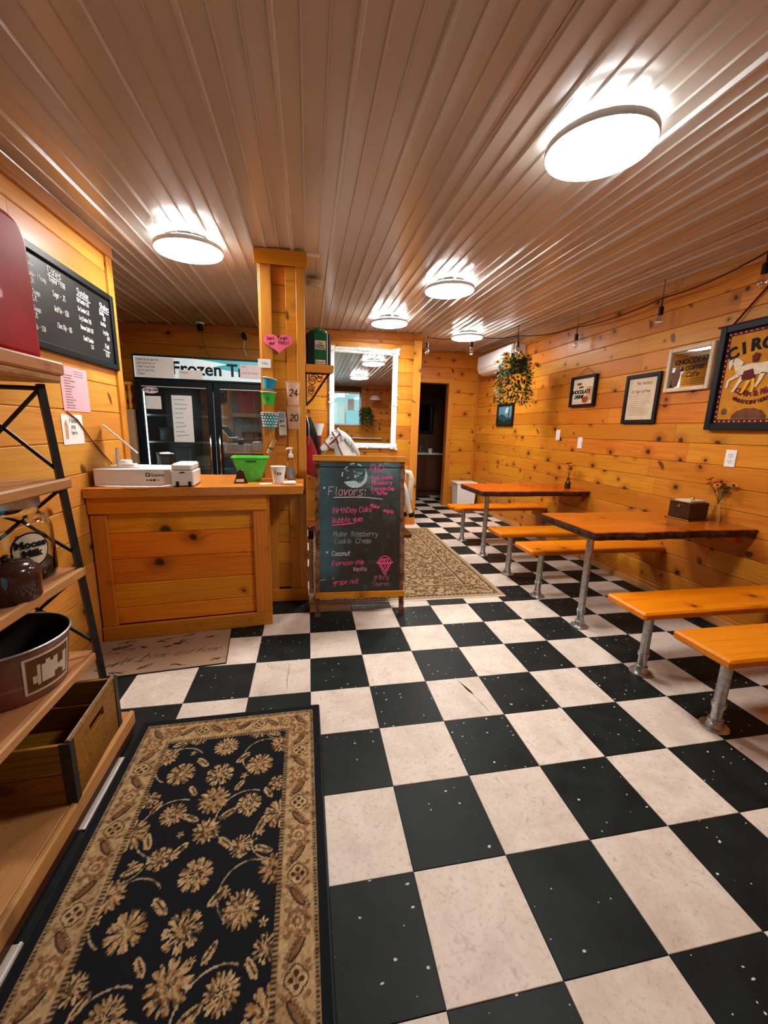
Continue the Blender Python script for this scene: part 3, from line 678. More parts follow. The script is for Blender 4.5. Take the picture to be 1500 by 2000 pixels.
part('base', MB().box(-.07, .10, -.05, .10, 0, .008, .003), 'white_plastic', t)
part('neck', MB().tube([(-.045, .03, .005), (-.05, .03, .06), (-.044, .03, .115)], .010, 10), 'white_plastic', t, smooth=50)
part('tablet', MB().box(-.115, .115, -.08, .12, -.005, .005, .003), 'white_plastic', t, (-.018, .02, .168), (0, 46, 24))
part('screen', MB().box(-.10, .10, -.07, .11, .0052, .0058), 'black_plastic', t, (-.018, .02, .168), (0, 46, 24))
t = thing('charger_puck', 'round white puck behind the tablet stand at the wall', 'charger', (-1.185, .165, CZ+.1005)); part('body', MB().lathe([(.0, 0), (.034, 0), (.036, .004), (.034, .024), (.0, .026)], 24), 'white_plastic', t, smooth=40)
part('plinth', MB().box(-.05, .05, -.05, .05, -.0995, -.001, .003), 'white_card', t)
t = thing('black_bowl', 'black plastic dish with crumpled white tissue behind the carton', 'dish', (-.93, .155, CZ)); part('dish', MB().lathe([(.0, .098), (.038, .098), (.046, .158), (.052, .161), (.052, .172), (.047, .172), (.041, .11), (.0, .108)], 24, caps=False), 'black_plastic', t, smooth=40)
part('stand_block', MB().box(-.045, .045, -.04, .05, 0, .0975, .002), 'white_card', t)
tis = MB(); rt = random.Random(3); gv = [(-.034+.017*i+rt.uniform(-.004, .004), -.034+.017*j+rt.uniform(-.004, .004), .155+rt.uniform(0, .026)) for j in range(5) for i in range(5)]
tis.raw(gv, [(j*5+i, j*5+i+1, j*5+i+6, j*5+i+5) for j in range(4) for i in range(4)]); part('tissue', tis, 'paper_white', t)
# green bin, a thin walled tapered tub
def tub(w0, d0, w1, d1, h, t_):
    mb = MB(); A = [(-w0, -d0, 0), (w0, -d0, 0), (w0, d0, 0), (-w0, d0, 0)]; B = [(-w1, -d1, h), (w1, -d1, h), (w1, d1, h), (-w1, d1, h)]
    B2 = [(x*(1-t_/w1), y*(1-t_/d1), h) for x, y, h in B]; A2 = [(x*(1-t_/w0), y*(1-t_/d0), t_) for x, y, _ in A]
    return mb.raw(A+B+B2+A2, [(3, 2, 1, 0)]+[(i, (i+1) % 4, (i+1) % 4+4, i+4) for i in range(4)]+[(i+4, (i+1) % 4+4, (i+1) % 4+8, i+8) for i in range(4)]+[(i+8, (i+1) % 4+8, (i+1) % 4+12, i+12) for i in range(4)]+[(12, 13, 14, 15)])
t = thing('green_bin', 'bright green plastic tub on the counter before the pier', 'bin', (-.385, .10, CZ), (0, 0, 4))
part('tub', tub(.062, .05, .115, .075, .160, .004), 'bin_green', t); part('rim', MB().tube([(-.118, -.078, .160), (.118, -.078, .160), (.118, .078, .160), (-.118, .078, .160)], .006, 6, closed=True), 'bin_green', t)
part('hand_slot', MB().box(-.03, .04, -.0765, -.0735, .132, .142, .001), 'tin_green', t)
t = thing('tip_bell', 'small brown wooden pyramid shaped tip bell with a pale label', 'bell', (-.435, -.03, CZ), (0, 0, 8))
part('body', tub(.043, .032, .018, .012, .075, .003), 'brown_ceramic', t); part('cap', MB().box(-.014, .014, -.010, .010, .0755, .086, .003), 'brown_ceramic', t)
part('label', MB().raw([(-.030, -.0296, .010), (.020, -.0296, .010), (.018, -.0258, .028), (-.027, -.0258, .028)], [(0, 1, 2, 3)]), 'cream', t)
def cup(rt_, rb, h): return MB().lathe([(0, .002), (rb-.003, .002), (rb, 0), (rb, .003), (rt_, h-.004), (rt_+.003, h-.003), (rt_+.003, h), (rt_, h+.001), (rt_-.003, h-.001), (rb-.002, .006), (0, .006)], 28, caps=False)
t = thing('paper_cup', 'white paper cup with handwriting standing on the counter edge', 'cup', (-.195, -.04, CZ)); part('cup', cup(.047, .034, .112), 'paper_white', t, smooth=40)
lm = MB(); lettering(lm, 'Tips', -.024, .062, .018, y=-.0425, w=.003); part('lettering', lm, 'ink_black', t)
t = thing('sanitiser_bottle', 'clear pump bottle of hand sanitiser beside the pier', 'bottle', (-.115, .02, CZ))
part('bottle', MB().lathe([(0, 0), (.028, 0), (.030, .004), (.030, .12), (.024, .145), (.012, .155), (.012, .17), (0, .17)], 24), 'clear_glass', t, smooth=40)
part('pump', MB().lathe([(.015, .168), (.015, .19), (.006, .192), (.006, .222), (.012, .223), (.012, .232), (0, .233)], 16).tube([(0, 0, .228), (-.018, -.018, .228), (-.028, -.028, .220)], .005, 8), 'white_plastic', t, smooth=40)
part('label', MB().lathe([(.0306, .03), (.0306, .105)], 16, T(0, 0, 0, 0, 0, 200), caps=False, ang=2.2), 'metal_grey', t)
tag(part('card_reader', MB().box(-.05, .035, -.03, .03, 0, .022, .007), 'white_plastic', loc=(-.115, -.095, CZ), rot=(0, 0, 6)), 'small white card reader at the right end of the countertop', 'card reader')
tag(part('paper_slip', MB().box(-.04, .04, -.028, .028, 0, .0012), 'paper_white', loc=(-.275, -.065, CZ), rot=(0, 0, 14)), 'loose white paper slip lying on the counter by the cup', 'paper')
# ================================================================== ON THE PIER
PF = PY0-.0195
hp = []
for k in range(48):
    a = 2*math.pi*k/48; hx = 16*math.sin(a)**3; hz = 13*math.cos(a)-5*math.cos(2*a)-2*math.cos(3*a)-math.cos(4*a); hp.append((hx*.0062, hz*.0044))
t = thing('heart_note', 'pink paper heart with black handwriting on the pier', 'note', (-.19, PF, 1.885), (0, -3, 0)); part('heart', MB().prism(hp, -.003, 0), 'heart_pink', t)
lm = MB(); lettering(lm, "Don't", -.074, .018, .018, -.0034, w=.0022, sx=.8); lettering(lm, 'Forget', -.002, .020, .018, -.0034, w=.0022, sx=.8); lettering(lm, 'your', -.064, -.012, .018, -.0034, w=.0022, sx=.8); lettering(lm, 'Pints!', .0, -.012, .022, -.0034, w=.0026, sx=.8); part('lettering', lm, 'ink_black', t)
t = thing('price_card', 'small white printed card on the left edge of the pier', 'card', (-.285, PF, 1.745)); part('card', MB().box(-.045, .04, -.002, 0, -.028, .028), 'paper_white', t)
lm = MB(); lettering(lm, 'Size', -.02, -.006, .014, -.0022, jit=.05); part('lettering', lm, 'ink_grey', t)
def wallcup(loc, mat, lb, rt_, rb, h, ry=0):
    t = thing('ice_cream_cup', lb, 'cup', loc, (0, ry, 0), 'sample cups on the pier'); part('cup', cup(rt_, rb, h), mat, t, smooth=40)
    part('rim', MB().tube([(rt_*math.cos(a*math.pi/14)*1.03, rt_*math.sin(a*math.pi/14)*1.03, h) for a in range(28)], .003, 6, closed=True), 'paper_white', t, smooth=60)
    part('lining', MB().lathe([(0, .008), (rb-.004, .008), (rt_-.0038, h-.001)], 24, caps=False), 'paper_white', t, smooth=40); return t
wallcup((-.262, PF-.050, 1.572), 'cup_blue', 'tilted plain blue paper ice cream cup on the pier', .047, .034, .070, 10)
t = wallcup((-.262, PF-.052, 1.472), 'cup_green', 'plain green paper ice cream cup on the pier', .049, .037, .078); lm = MB(); lettering(lm, 'Kids', -.018, .030, .012, -.0462, w=.0018); part('lettering', lm, 'tin_green', t)
t = wallcup((-.258, PF-.058, 1.312), 'cup_blue', 'teal paper ice cream cup with white dots on the pier', .055, .042, .102)
dots = MB()
for r_ in range(5):
    for k in range(16):
        a = 2*math.pi*(k+.5*(r_ % 2))/16; zr = .014+r_*.019; rad = .042+(.055-.042)*zr/.102+.0008; dots.sphere((rad*math.cos(a), rad*math.sin(a), zr), (.0055, .0055, .0068), 6, 4)
part('dots', dots, 'paper_white', t)
t = thing('remote_control', 'grey and white air conditioner remote held on the pier', 'remote', (-.178, PF+.005, 1.345), (0, -3, 0)); part('body', MB().box(-.027, .027, -.02, 0, -.082, .082, .005), 'white_plastic', t)
part('screen', MB().box(-.022, .022, -.0212, -.0198, .035, .076), 'metal_grey', t); part('buttons', MB().box(-.018, .0, -.0225, -.0198, .006, .026).box(.004, .016, -.0225, -.0198, .010, .024).box(-.018, .018, -.0225, -.0198, -.022, -.014), 'ink_grey', t)
for z_, tx in ((1.475, '24'), (1.310, '20')):
    t = thing('clear_cup', '%s clear plastic cup with black marker digits on the pier' % ('upper' if tx == '24' else 'lower'), 'cup', (-.098, PF-.052, z_), (0, 0, 0), 'clear cups on the pier'); part('cup', MB().lathe([(0, 0), (.035, 0), (.037, .004), (.047, .145), (.051, .148), (.051, .152), (.047, .152)], 28, caps=False), 'clear_plastic', t, smooth=40)
    lm = MB(); lettering(lm, tx, -.022, .055, .042, -.0475, w=.006, jit=.06); part('lettering', lm, 'ink_black', t)
t = thing('hanging_spoon', 'small pale wooden tag hanging askew low on the pier', 'tag', (-.255, PF-.002, 1.185), (0, 24, 0)); part('body', MB().lathe([(0, -.06), (.014, -.058), (.017, -.02), (.013, .03), (.017, .05), (0, .054)], 14), 'tan_cup', t, (0, -.017, 0), smooth=50)
part('band', MB().lathe([(.0178, -.022), (.0185, -.018), (.0165, -.010)], 14), 'dark_wood', t, (0, -.017, 0))
# shelf on the right face of the pier, with the green dispenser tin
SX = PX1+.0125
t = thing('bracket_shelf', 'small wooden shelf on scrolled black iron brackets beside the pier', 'shelf', (SX, .40, 1.735))
part('board', MB().box(0, .20, -.16, .16, 0, .022, .003), 'pine_counter', t); part('fascia', MB().box(0, .196, -.166, -.1605, -.032, .022, .003), 'pine_counter_frame', t)
for y_ in (-.13, .12):
    br = MB(); br.tube([(.004, y_, -.25), (.004, y_, -.002)], .005, 6); br.tube([(.004, y_, -.006), (.185, y_, -.006)], .005, 6)
    br.tube([(.006, y_, -.245), (.05, y_, -.20), (.10, y_, -.12), (.155, y_, -.04), (.18, y_, -.01)], .005, 6)
    for cx_, cz_, r_ in ((.052, -.06, .038), (.040, -.14, .026), (.105, -.045, .025)): br.tube([(cx_+r_*(1-k/40)*math.cos(k*.35), y_, cz_+r_*(1-k/40)*math.sin(k*.35)) for k in range(26)], .0035, 6)
    part('bracket', br, 'black_iron', t, smooth=60)
t = thing('coffee_tin', 'tall dark green and black tin with pale labels on the bracket shelf', 'tin', (.078, .40, 1.7575))
part('body', MB().box(-.085, .09, -.095, .095, 0, .225, .012), 'tin_black', t); part('front_panel', MB().box(-.03, .062, -.099, -.096, .004, .22, .0015), 'tin_green', t)
part('edge_line', MB().box(.062, .068, -.0985, -.0955, .0, .224), 'paper_white', t)
part('lid', MB().lathe([(.0, .226), (.062, .226), (.066, .232), (.066, .252), (.05, .268), (0, .274)], 24), 'tin_green', t, smooth=40)
part('label', MB().box(-.022, .054, -.1015, -.0995, .112, .172, .0008), 'cream', t); part('label', MB().box(-.02, .052, -.1015, -.0995, .012, .042, .0008), 'cream', t)
lm = MB(); lettering(lm, 'Fine', -.006, .150, .013, -.102, w=.002); lettering(lm, 'Coffee', -.018, .132, .013, -.102, w=.003); ribbon(lm, [(-.016, .124), (.046, .121)], .005, -.102); lettering(lm, 'Ground', -.017, .02, .013, -.102, w=.002); part('lettering', lm, 'ink_black', t)
t = thing('hanging_apron', 'red and black cloth apron bundle hanging on the side of the pier', 'apron', (SX, .42, 1.40))
ap = MB(); rows_ = [(0, .004, .012), (-.06, .02, .03), (-.13, .035, .05), (-.21, .045, .06), (-.28, .035, .055), (-.30, .02, .04)]
for k, (mat_, sx_, dz_, nm_) in enumerate((('tin_black', 1.0, 0, 'black_cloth'), ('red_cloth', .9, -.14, 'red_cloth'))):
    pts = [(.012+w*.5*sx_, -.02*k, z+dz_) for z, w, d in rows_]; part(nm_, MB().tube(pts, [w*.5*sx_+.006 for z, w, d in rows_], 10, ry=[d*.9+.01 for z, w, d in rows_]), mat_, t, smooth=70)
part('strap', MB().tube([(.006, -.02, .0), (.020, -.055, -.06), (.022, -.06, -.16), (.014, -.05, -.21)], .005, 6), 'metal_grey', t, smooth=60); part('hook', MB().tube([(0, 0, .03), (.02, 0, .03), (.028, 0, .02), (.02, 0, .008)], .004, 6), 'brass', t)
t = thing('measuring_stick', 'cream strip with dark tick marks leaning beside the pier', 'ruler', (.012, .33, 0), (-7, 0, 0)); part('stick', MB().box(-.016, .022, -.006, .006, .0012, .50, .002), 'cream_aged', t); part('cap', MB().box(-.018, .024, -.008, .008, .45, .52, .002), 'black_frame', t)
tk = MB(); [tk.box(.004, .0215, -.0068, -.0058, .05+k*.018, .056+k*.018) for k in range(22)]; part('tick_marks', tk, 'ink_black', t)
part('clip', MB().box(-.028, -.0165, -.006, .006, .18, .23, .001), 'cream', t); part('clip', MB().box(-.028, -.0165, -.006, .006, .31, .36, .001), 'cream', t)
t = thing('coat_stand_cone', 'white flared cup on a dark red stem behind the chalkboard sign', 'dispenser', (.118, 2.45, .0075))
part('stem', MB().lathe([(.0, 0), (.12, 0), (.12, .015), (.03, .03), (.03, .94), (.046, .96), (.046, 1.215), (0, 1.216)], 20), 'dark_red', t, smooth=40); part('cup', MB().lathe([(.044, 1.217), (.052, 1.24), (.085, 1.36), (.088, 1.366), (.083, 1.364), (.045, 1.235), (0, 1.23)], 24), 'porcelain', t, smooth=40)
# smoke detector, cable outlet
t = thing('smoke_detector', 'round beige smoke detector on the ceiling by the pier', 'smoke detector', (.06, .80, zc(.06, .80)-.018)); part('base', MB().lathe([(0, 0), (.068, 0), (.07, -.012), (.064, -.016), (0, -.016)], 28), 'cream', t, smooth=40); part('cover', MB().lathe([(.058, -.0165), (.06, -.026), (.05, -.04), (0, -.042)], 28), 'cream', t, smooth=40)
tag(part('metal_offcut', MB().box(.0, .10, -.012, .012, -.012, 0, .002), 'white_paint', loc=(-.01, .232, zc(0, .23)-.018)), 'bent white metal closure strip at the ceiling right of the pier', 'metal strip')
# ================================================================== FREEZER
FX0, FX1, FY, FH = -1.665, -.17, 1.72, 1.975
FM = -.935
t = thing('display_freezer', 'tall two door glass display freezer with teal lettered header', 'freezer', (0, 0, 0)); fz_ = t
part('cabinet', MB().box(FX0, FX0+.04, FY, FY+.75, .0, FH).box(FX1-.04, FX1, FY, FY+.75, .0, FH).box(FX0+.04, FX1-.04, FY, FY+.75, FH-.05, FH).box(FX0+.04, FX1-.04, FY, FY+.75, 0, .22).box(FX0+.04, FX1-.04, FY+.71, FY+.75, .22, FH-.05), 'black_frame', t)
part('liner', MB().box(FX0+.045, FX1-.045, FY+.69, FY+.705, .23, FH-.22).box(FX0+.041, FX0+.046, FY+.05, FY+.70, .23, FH-.22).box(FX1-.046, FX1-.041, FY+.05, FY+.70, .23, FH-.22), 'metal_grey', t)
part('header_box', MB().box(FX0, FX1, FY-.02, FY+.02, FH-.235, FH, .004), 'black_frame', t)
nx, ny = 360, 52; HWd, HHt = FX1-FX0-.03, .195; P_ = Paint(HWd, HHt, nx, ny, (.50, .62, .64))
P_.mask(P_.y > .13+.05*np.sin(P_.x*3.0+1.2)-.12*np.clip((.75-P_.x)*2, 0, 1)*0, (.015, .30, .36)); P_.mask((P_.x < .55), (.55, .66, .68)); P_.mask((P_.y > .10+.07*np.clip((P_.x-.55)*1.6, 0, 1)+.02*np.sin(P_.x*9)) & (P_.x > .55) & (P_.y < .15+.05*np.sin(P_.x*3+.4)), (.62, .72, .72))
hd = grid_print('header_sign', HWd, HHt, nx, ny, P_.c, t, .004, 'backlit_print', True, loc=(FX0+.015, FY-.0205, FH-.215))
v, f = glyphs('Frozen Treats', .168, .004, align='LEFT'); part('lettering', MB().raw(v, f, T(.335, -.0045, .045)), 'black_frame', hd)
for (x0, x1, z0, z1, m_, txt) in ((.012, .36, .004, .188, 'paper_white', ['Please do not open the', 'door unless you are', 'ready to pay thank', 'you for your help', 'Thanks!']), (.40, .62, .0, .085, 'paper_white', ['Brownies']), (.98, 1.215, .03, .165, 'paper_pink_pale', ['Sold', 'ask at the counter'])):
    n_ = part('notice', MB().box(x0, x1, -.0062, -.0052, z0, z1), m_, hd); lm = MB(); k_ = len(txt)
    for i_, s_ in enumerate(txt): lettering(lm, s_, x0+.02, z1-.03-(z1-z0-.02)*i_/max(k_, 1), .015, -.0064, w=.0022, jit=.03, slant=0, sx=.85)
    part('lettering', lm, 'ink_grey', n_)
st_ = part('star_sticker', MB().prism([(1.235, .09), (1.30, .19), (1.36, .19), (1.36, .0), (1.32, .0)], -.0060, -.005), 'paper_white', hd)
for (x0, x1, hx) in ((FX0+.01, FM-.004, FM-.045), (FM+.004, FX1-.01, FM+.045)):
    d_ = part('door', frame_mb(x0, x1, .2, FH-.24, .058, FY-.045, FY-.005, .004), 'black_frame', t)
    part('glass', MB().box(x0+.055, x1-.055, FY-.028, FY-.022, .255, FH-.295), 'thin_glass', d_)
    part('handle', MB().tube([(hx, FY-.046, .72), (hx, FY-.075, .74), (hx, FY-.08, .95), (hx, FY-.075, 1.19), (hx, FY-.046, 1.21)], .011, 8), 'chrome', d_, smooth=50)
    part('gasket_line', MB().box(x0+.06, x1-.06, FY-.0462, -.0452+FY, FH-.302, FH-.297), 'white_plastic', d_)
for z_ in (.55, .86, 1.13, 1.40):
    sh = MB().box(FX0+.05, FX1-.05, FY+.06, FY+.072, z_-.006, z_+.012)
    for k in range(40): xx = FX0+.06+(FX1-FX0-.12)*k/39; sh.box(xx-.002, xx+.002, FY+.06, FY+.66, z_, z_+.004)
    part('wire_shelf', sh, 'white_plastic', t)
part('added_fill_tube', MB().tube([(FM, FY+.03, .35), (FM, FY+.03, 1.65)], .007, 8), 'freezer_fill_glow', t, smooth=60)  # both glowing tubes are added to brighten the freezer interior
part('added_fill_tube', MB().tube([(FX0+.06, FY+.03, .35), (FX0+.06, FY+.03, 1.65)], .007, 8), 'freezer_fill_glow', t, smooth=60)
for k, (x_, z_, w_, h_, m_) in enumerate(((-1.5, .875, .16, .13, 'white_card'), (-1.32, .875, .15, .18, 'paper_white'), (-1.12, .875, .12, .10, 'cream'), (-.72, .875, .2, .12, 'metal_grey'), (-.45, .875, .16, .15, 'cardboard'), (-1.42, 1.145, .22, .12, 'metal_grey'), (-.62, 1.145, .18, .09, 'white_card'), (-.38, 1.415, .2, .16, 'cardboard'))):
    tag(part('food_tub', MB().box(-w_/2, w_/2, -.1, .1, 0, h_, .008).box(-w_/2-.005, w_/2+.005, -.105, .105, h_+.0005, h_+.014, .004), m_, loc=(x_, FY+.25, z_-.0102+.0105)), '%s tub on the %s shelf of the glass freezer, spot %d from left' % ({'white_card': 'white', 'paper_white': 'tall white', 'cream': 'cream', 'metal_grey': 'grey metal', 'cardboard': 'brown'}[m_], 'lower' if z_ < 1 else 'middle' if z_ < 1.2 else 'upper', (1, 2, 3, 4, 5, 1, 2, 1)[k]), 'food tub', 'tubs in the freezer')
nt = part('door_notice', MB().box(-1.335, -1.145, FY-.0305, FY-.0285, 1.14, 1.60, .0005), 'paper_white', fz_); lm = MB()
for i_ in range(9): ribbon(lm, [(-1.31, 1.56-.045*i_), (-1.31+.14*rnd.uniform(.5, 1), 1.565-.045*i_+rnd.uniform(-.01, .01))], .005, FY-.031)
part('writing', lm, 'teal_print', nt); part('sticker', MB().prism([(-1.59+.075*math.cos(a*math.pi/10)+.07, 1.64+.032*math.sin(a*math.pi/10)) for a in range(20)], FY-.0305, FY-.0285), 'paper_pink_pale', fz_); lm = MB(); lettering(lm, 'Drop Dead', -1.575, 1.634, .022, FY-.0309, w=.005); part('sticker_lettering', lm, 'ink_black', fz_)
part('top_notice', MB().box(-1.57, -1.43, FY-.0305, FY-.0285, 1.46, 1.585, .0005), 'paper_white', fz_)
# kitchen odds and ends between wall and freezer
t = thing('spindle_rack', 'turned wooden spindle rack in the gap left of the freezer', 'rack', (-1.73, 1.70, 0)); part('board', MB().box(-.10, .04, -.02, .25, 0, 1.45, .003), 'cardboard', t)
for k in range(3): part('spindle', MB().lathe([(.012, 1.452), (.022, 1.48), (.012, 1.52), (.024, 1.58), (.012, 1.64), (.02, 1.68)], 12), 'pine_counter_frame_z', t, (-.075+.045*k, 0, 0), smooth=50)
part('rail', MB().box(-.10, .04, -.025, .03, 1.6805, 1.71, .003), 'pine_counter', t)
t = thing('ceiling_spotlight', 'small black lamp on the ceiling above the freezer with hanging cord', 'spotlight', (-1.20, 2.45, zc(-1.2, 2.45)-.018)); part('base', MB().lathe([(0, 0), (.05, 0), (.05, -.02), (0, -.02)], 16), 'white_plastic', t); part('head', MB().lathe([(0, -.0205), (.03, -.0205), (.036, -.08), (.02, -.09), (0, -.09)], 16), 'black_plastic', t, smooth=40)
part('cord', MB().tube([(.01, 0, -.088), (.015, .05, -.2), (.05, .14, -.35), (.055, .17, -.5)], .004, 6), 'copper_wire', t)
t = thing('security_camera', 'small dark security camera on the wall above the freezer', 'camera', (-.74, 2.62, 2.37)); part('mount', MB().lathe([(0, 0), (.03, 0), (.03, .02), (0, .02)], 16, T(0, .028, .02, 90)), 'white_plastic', t); part('body', MB().lathe([(0, -.06), (.03, -.055), (.032, .03), (0, .035)], 16, T(0, -.035, 0, 80)), 'black_plastic', t, smooth=40)
part('cord', MB().tube([(0, .012, -.03), (-.02, .024, -.12), (.01, .024, -.22)], .004, 6), 'white_plastic', t)
# ================================================================== LEFT WALL
t = thing('menu_chalkboard', 'black framed menu board with white chalk prices on the left wall', 'menu board', (XL+.001, -.60, 1.655), (0, 0, 90)); MBW, MBH = .905, .455
part('frame', frame_mb(0, MBW, 0, MBH, .036, -.028, -.001, .004), 'black_frame', t); part('board', MB().box(.03, MBW-.03, -.012, -.002, .03, MBH-.03), 'menu_board', t)
lm = MB()
for x_, z_, h_, s_ in ((-.0, .375, .036, 'Ices'), (.20, .372, .036, 'Cones'), (.455, .352, .032, 'Sundae'), (.70, .345, .032, 'Shakes')): lettering(lm, s_, x_+.04, z_, h_, -.0135, w=.0036, sx=.85)
for x0, x1, z_ in ((.03, .13, .368), (.235, .38, .364), (.49, .63, .345), (.735, .85, .336)): ribbon(lm, [(x0, z_), (x1, z_-.004)], .004, -.0135)
for x_, z_, h_, s_ in ((.22, .338, .024, 'Regular - Free'), (.235, .275, .026, 'Sugar - .75'), (.235, .205, .026, 'Waffle - 1.50'), (.245, .13, .024, 'Choc Dip - 1.15'),
    (.46, .312, .021, 'Kid Sundae 4.25'), (.46, .268, .021, 'Sm Sundae 5.75'), (.465, .222, .021, 'Lrg Sundae 7.50'), (.47, .175, .021, 'Banana Split 8.75'), (.485, .118, .022, 'Small Sundae'), (.56, .085, .02, '5.75'),
    (.705, .308, .021, 'Sm 12oz'), (.745, .282, .02, '6.50'), (.71, .248, .02, 'Med 16oz'), (.73, .202, .02, 'Lrg 24oz'), (.775, .172, .02, '8.50'), (.735, .118, .026, 'Float'), (.735, .07, .03, '6.50'),
    (.05, .315, .024, 'single - 1 Scoop'), (.06, .285, .022, '4.50'), (.06, .24, .022, '2 Scoops'), (.07, .21, .022, '5.75'), (.05, .165, .022, '3 Scoops'), (.06, .135, .022, '6.75'), (.05, .085, .022, 'Kids - 3.50')):
    lettering(lm, s_, x_+.025, z_, h_, -.0135, w=.0025, sx=.58, jit=.07)
ribbon(lm, [(.735, .105), (.82, .100)], .004, -.0135)
part('lettering', lm, 'chalk_white', t)
t = thing('pink_notice', 'pink paper list with dark lines pinned to the left wall', 'notice', (XL+.001, -.345, 1.375), (0, 0, 90)); part('sheet', MB().box(0, .265, -.0015, 0, 0, .232), 'paper_pink', t); lm = MB()
for i_ in range(13): ribbon(lm, [(.03, .185-.014*i_), (.03+rnd.uniform(.05, .10), .186-.014*i_)], .005, -.002)
for i_ in range(3): ribbon(lm, [(.13, .212-.012*i_), (.22, .212-.012*i_)], .0025, -.002)
part('writing', lm, 'ink_grey', t)
t = thing('white_card_notice', 'white printed card below the pink list on the left wall', 'notice', (XL+.001, -.385, 1.20), (0, 0, 90)); part('card', MB().box(0, .20, -.0015, 0, 0, .158), 'paper_white', t); lm = MB()
lettering(lm, 'Please', .07, .115, .02, -.002, w=.003, jit=.05); lettering(lm, 'pay', .085, .085, .02, -.002, w=.003, jit=.05); lettering(lm, 'here', .08, .052, .02, -.002, w=.003, jit=.05); part('lettering', lm, 'ink_grey', t)
part('mascot_smudge', MB().prism([(.025, .03), (.05, .03), (.055, .10), (.04, .13), (.022, .11)], -.002, -.001), 'tan_cup', t)
tag(part('wall_cable', MB().tube([(XL+.006, -.33, 1.37), (XL+.006, -.24, 1.33), (XL+.006, -.12, 1.22), (XL+.006, .0, 1.13), (XL+.006, .06, 1.09), (XL+.010, .09, 1.06)], .004, 6), 'copper_wire', smooth=60), 'thin brown cable running down the left wall to the counter', 'cable')
# ================================================================== METAL AND WOOD SHELF UNIT
SY0, SY1 = -2.02, -1.075
t = thing('shelf_unit', 'tall shelf unit of dark iron posts and worn wooden boards at left', 'shelf unit', (0, 0, 0))
def xf(z): return -.835-.066*z
for y_ in (SY1-.012, SY0+.012):
    part('post', MB().tube([(xf(.02), y_, .062), (xf(1.47), y_, 1.45)], .0155, 4), 'black_iron', t)
    part('post', MB().tube([(-1.215, y_, .062), (-1.215, y_, 1.45)], .0155, 4), 'black_iron', t)
    for za, zb in ((.10, .38), (.42, .74), (.80, 1.08), (1.12, 1.44)):
        part('brace', MB().tube([(xf(za), y_, za+.02), (-1.215, y_, zb)], .007, 6), 'black_iron', t); part('brace', MB().tube([(xf(zb), y_, zb), (-1.215, y_, za+.02)], .007, 6), 'black_iron', t)
    part('rail', MB().tube([(xf(1.46), y_, 1.435), (-1.215, y_, 1.435)], .009, 6), 'black_iron', t)
def shelf_board(z, xfr, h, lip, name='shelf_board'):
    mb = MB().box(-1.232, xfr-.022, SY0, SY1, z-h, z, .003); b = part(name, mb, 'shelf_wood', t); part('front_lip', MB().box(xfr-.0215, xfr, SY0-.002, SY1+.002, z-lip, z+.004, .006), 'shelf_wood', b); return b
b_ = shelf_board(1.522, -.855, .028, .04); part('moulding', MB().box(-1.235, -.868, SY0, SY1+.004, 1.455, 1.493, .008), 'shelf_wood', b_)
shelf_board(1.112, -.877, .022, .035); shelf_board(.762, -.868, .022, .035); shelf_board(.402, -.86, .022, .034); shelf_board(.102, -.752, .03, .06, 'base_board')
part('plinth', MB().box(-1.232, -.76, SY0, SY1, 0, .055, .004), 'dark_wood', t)
# things on it
red = thing('red_cooler', 'glossy red enamel box with rounded corners on the top shelf', 'box', (-1.03, -1.245, 1.5275), (0, 0, 0))
rp = [(-.15, 0), (.15, 0)]+[(.15-.075+.075*math.cos(R(q_)), .43-.075+.075*math.sin(R(q_))) for q_ in range(0, 91, 10)]+[(-.15+.075+.075*math.cos(R(q_)), .43-.075+.075*math.sin(R(q_))) for q_ in range(90, 181, 10)]
o = part('body', MB().prism(rp, -.125, .125), 'red_enamel', red, rot=(0, 0, 90), smooth=35); bv = o.modifiers.new('b', 'BEVEL'); bv.width = .02; bv.segments = 3; bv.limit_method = 'ANGLE'
part('side_clip', MB().box(-.02, .02, .1505, .156, .30, .38, .003), 'chrome', red)
jar = thing('glass_jar', 'large clear glass jar with metal lid and oval label on the shelf', 'jar', (-1.035, -1.185, .7635))
part('glass', MB().lathe([(0, .0), (.10, 0), (.115, .012), (.118, .03), (.118, .185), (.105, .225), (.085, .24), (.085, .262), (.081, .262), (.081, .238), (.10, .222), (.1135, .185), (.1135, .03), (.10, .008), (0, .006)], 36, caps=False), 'clear_glass', jar, smooth=50)
part('lid', MB().lathe([(0, .30), (.088, .30), (.092, .296), (.092, .264), (.0865, .262)], 36), 'galvanised', jar, smooth=40); part('filling', MB().lathe([(0, .0085), (.108, .0085), (.1125, .02), (.1125, .05), (0, .052)], 30), 'tan_cup', jar, smooth=40)
A0 = -34
def on_jar(deg, z, r=.1205): a = R(A0+deg); return (r*math.cos(a), r*math.sin(a), z)
lv = [on_jar(0, .125)]+[on_jar(27*math.cos(k*math.pi/16), .125+.062*math.sin(k*math.pi/16)) for k in range(32)]; part('label_border', MB().raw(lv, [(0, k+1, (k+1) % 32+1) for k in range(32)]), 'ink_black', jar)
lv = [on_jar(0, .125, .1212)]+[on_jar(24.5*math.cos(k*math.pi/16), .125+.056*math.sin(k*math.pi/16), .1212) for k in range(32)]; part('label', MB().raw(lv, [(0, k+1, (k+1) % 32+1) for k in range(32)]), 'cream', jar)
for s_, zz_ in (('Moose', .134), ('Milk', .102)):
    v, f = glyphs(s_, .034, .0014); part('lettering', MB().raw([(lambda a: ((.1222-y)*math.cos(a), (.1222-y)*math.sin(a), zz_+z))(R(A0)+x/.122) for x, y, z in v], f), 'ink_black', jar)
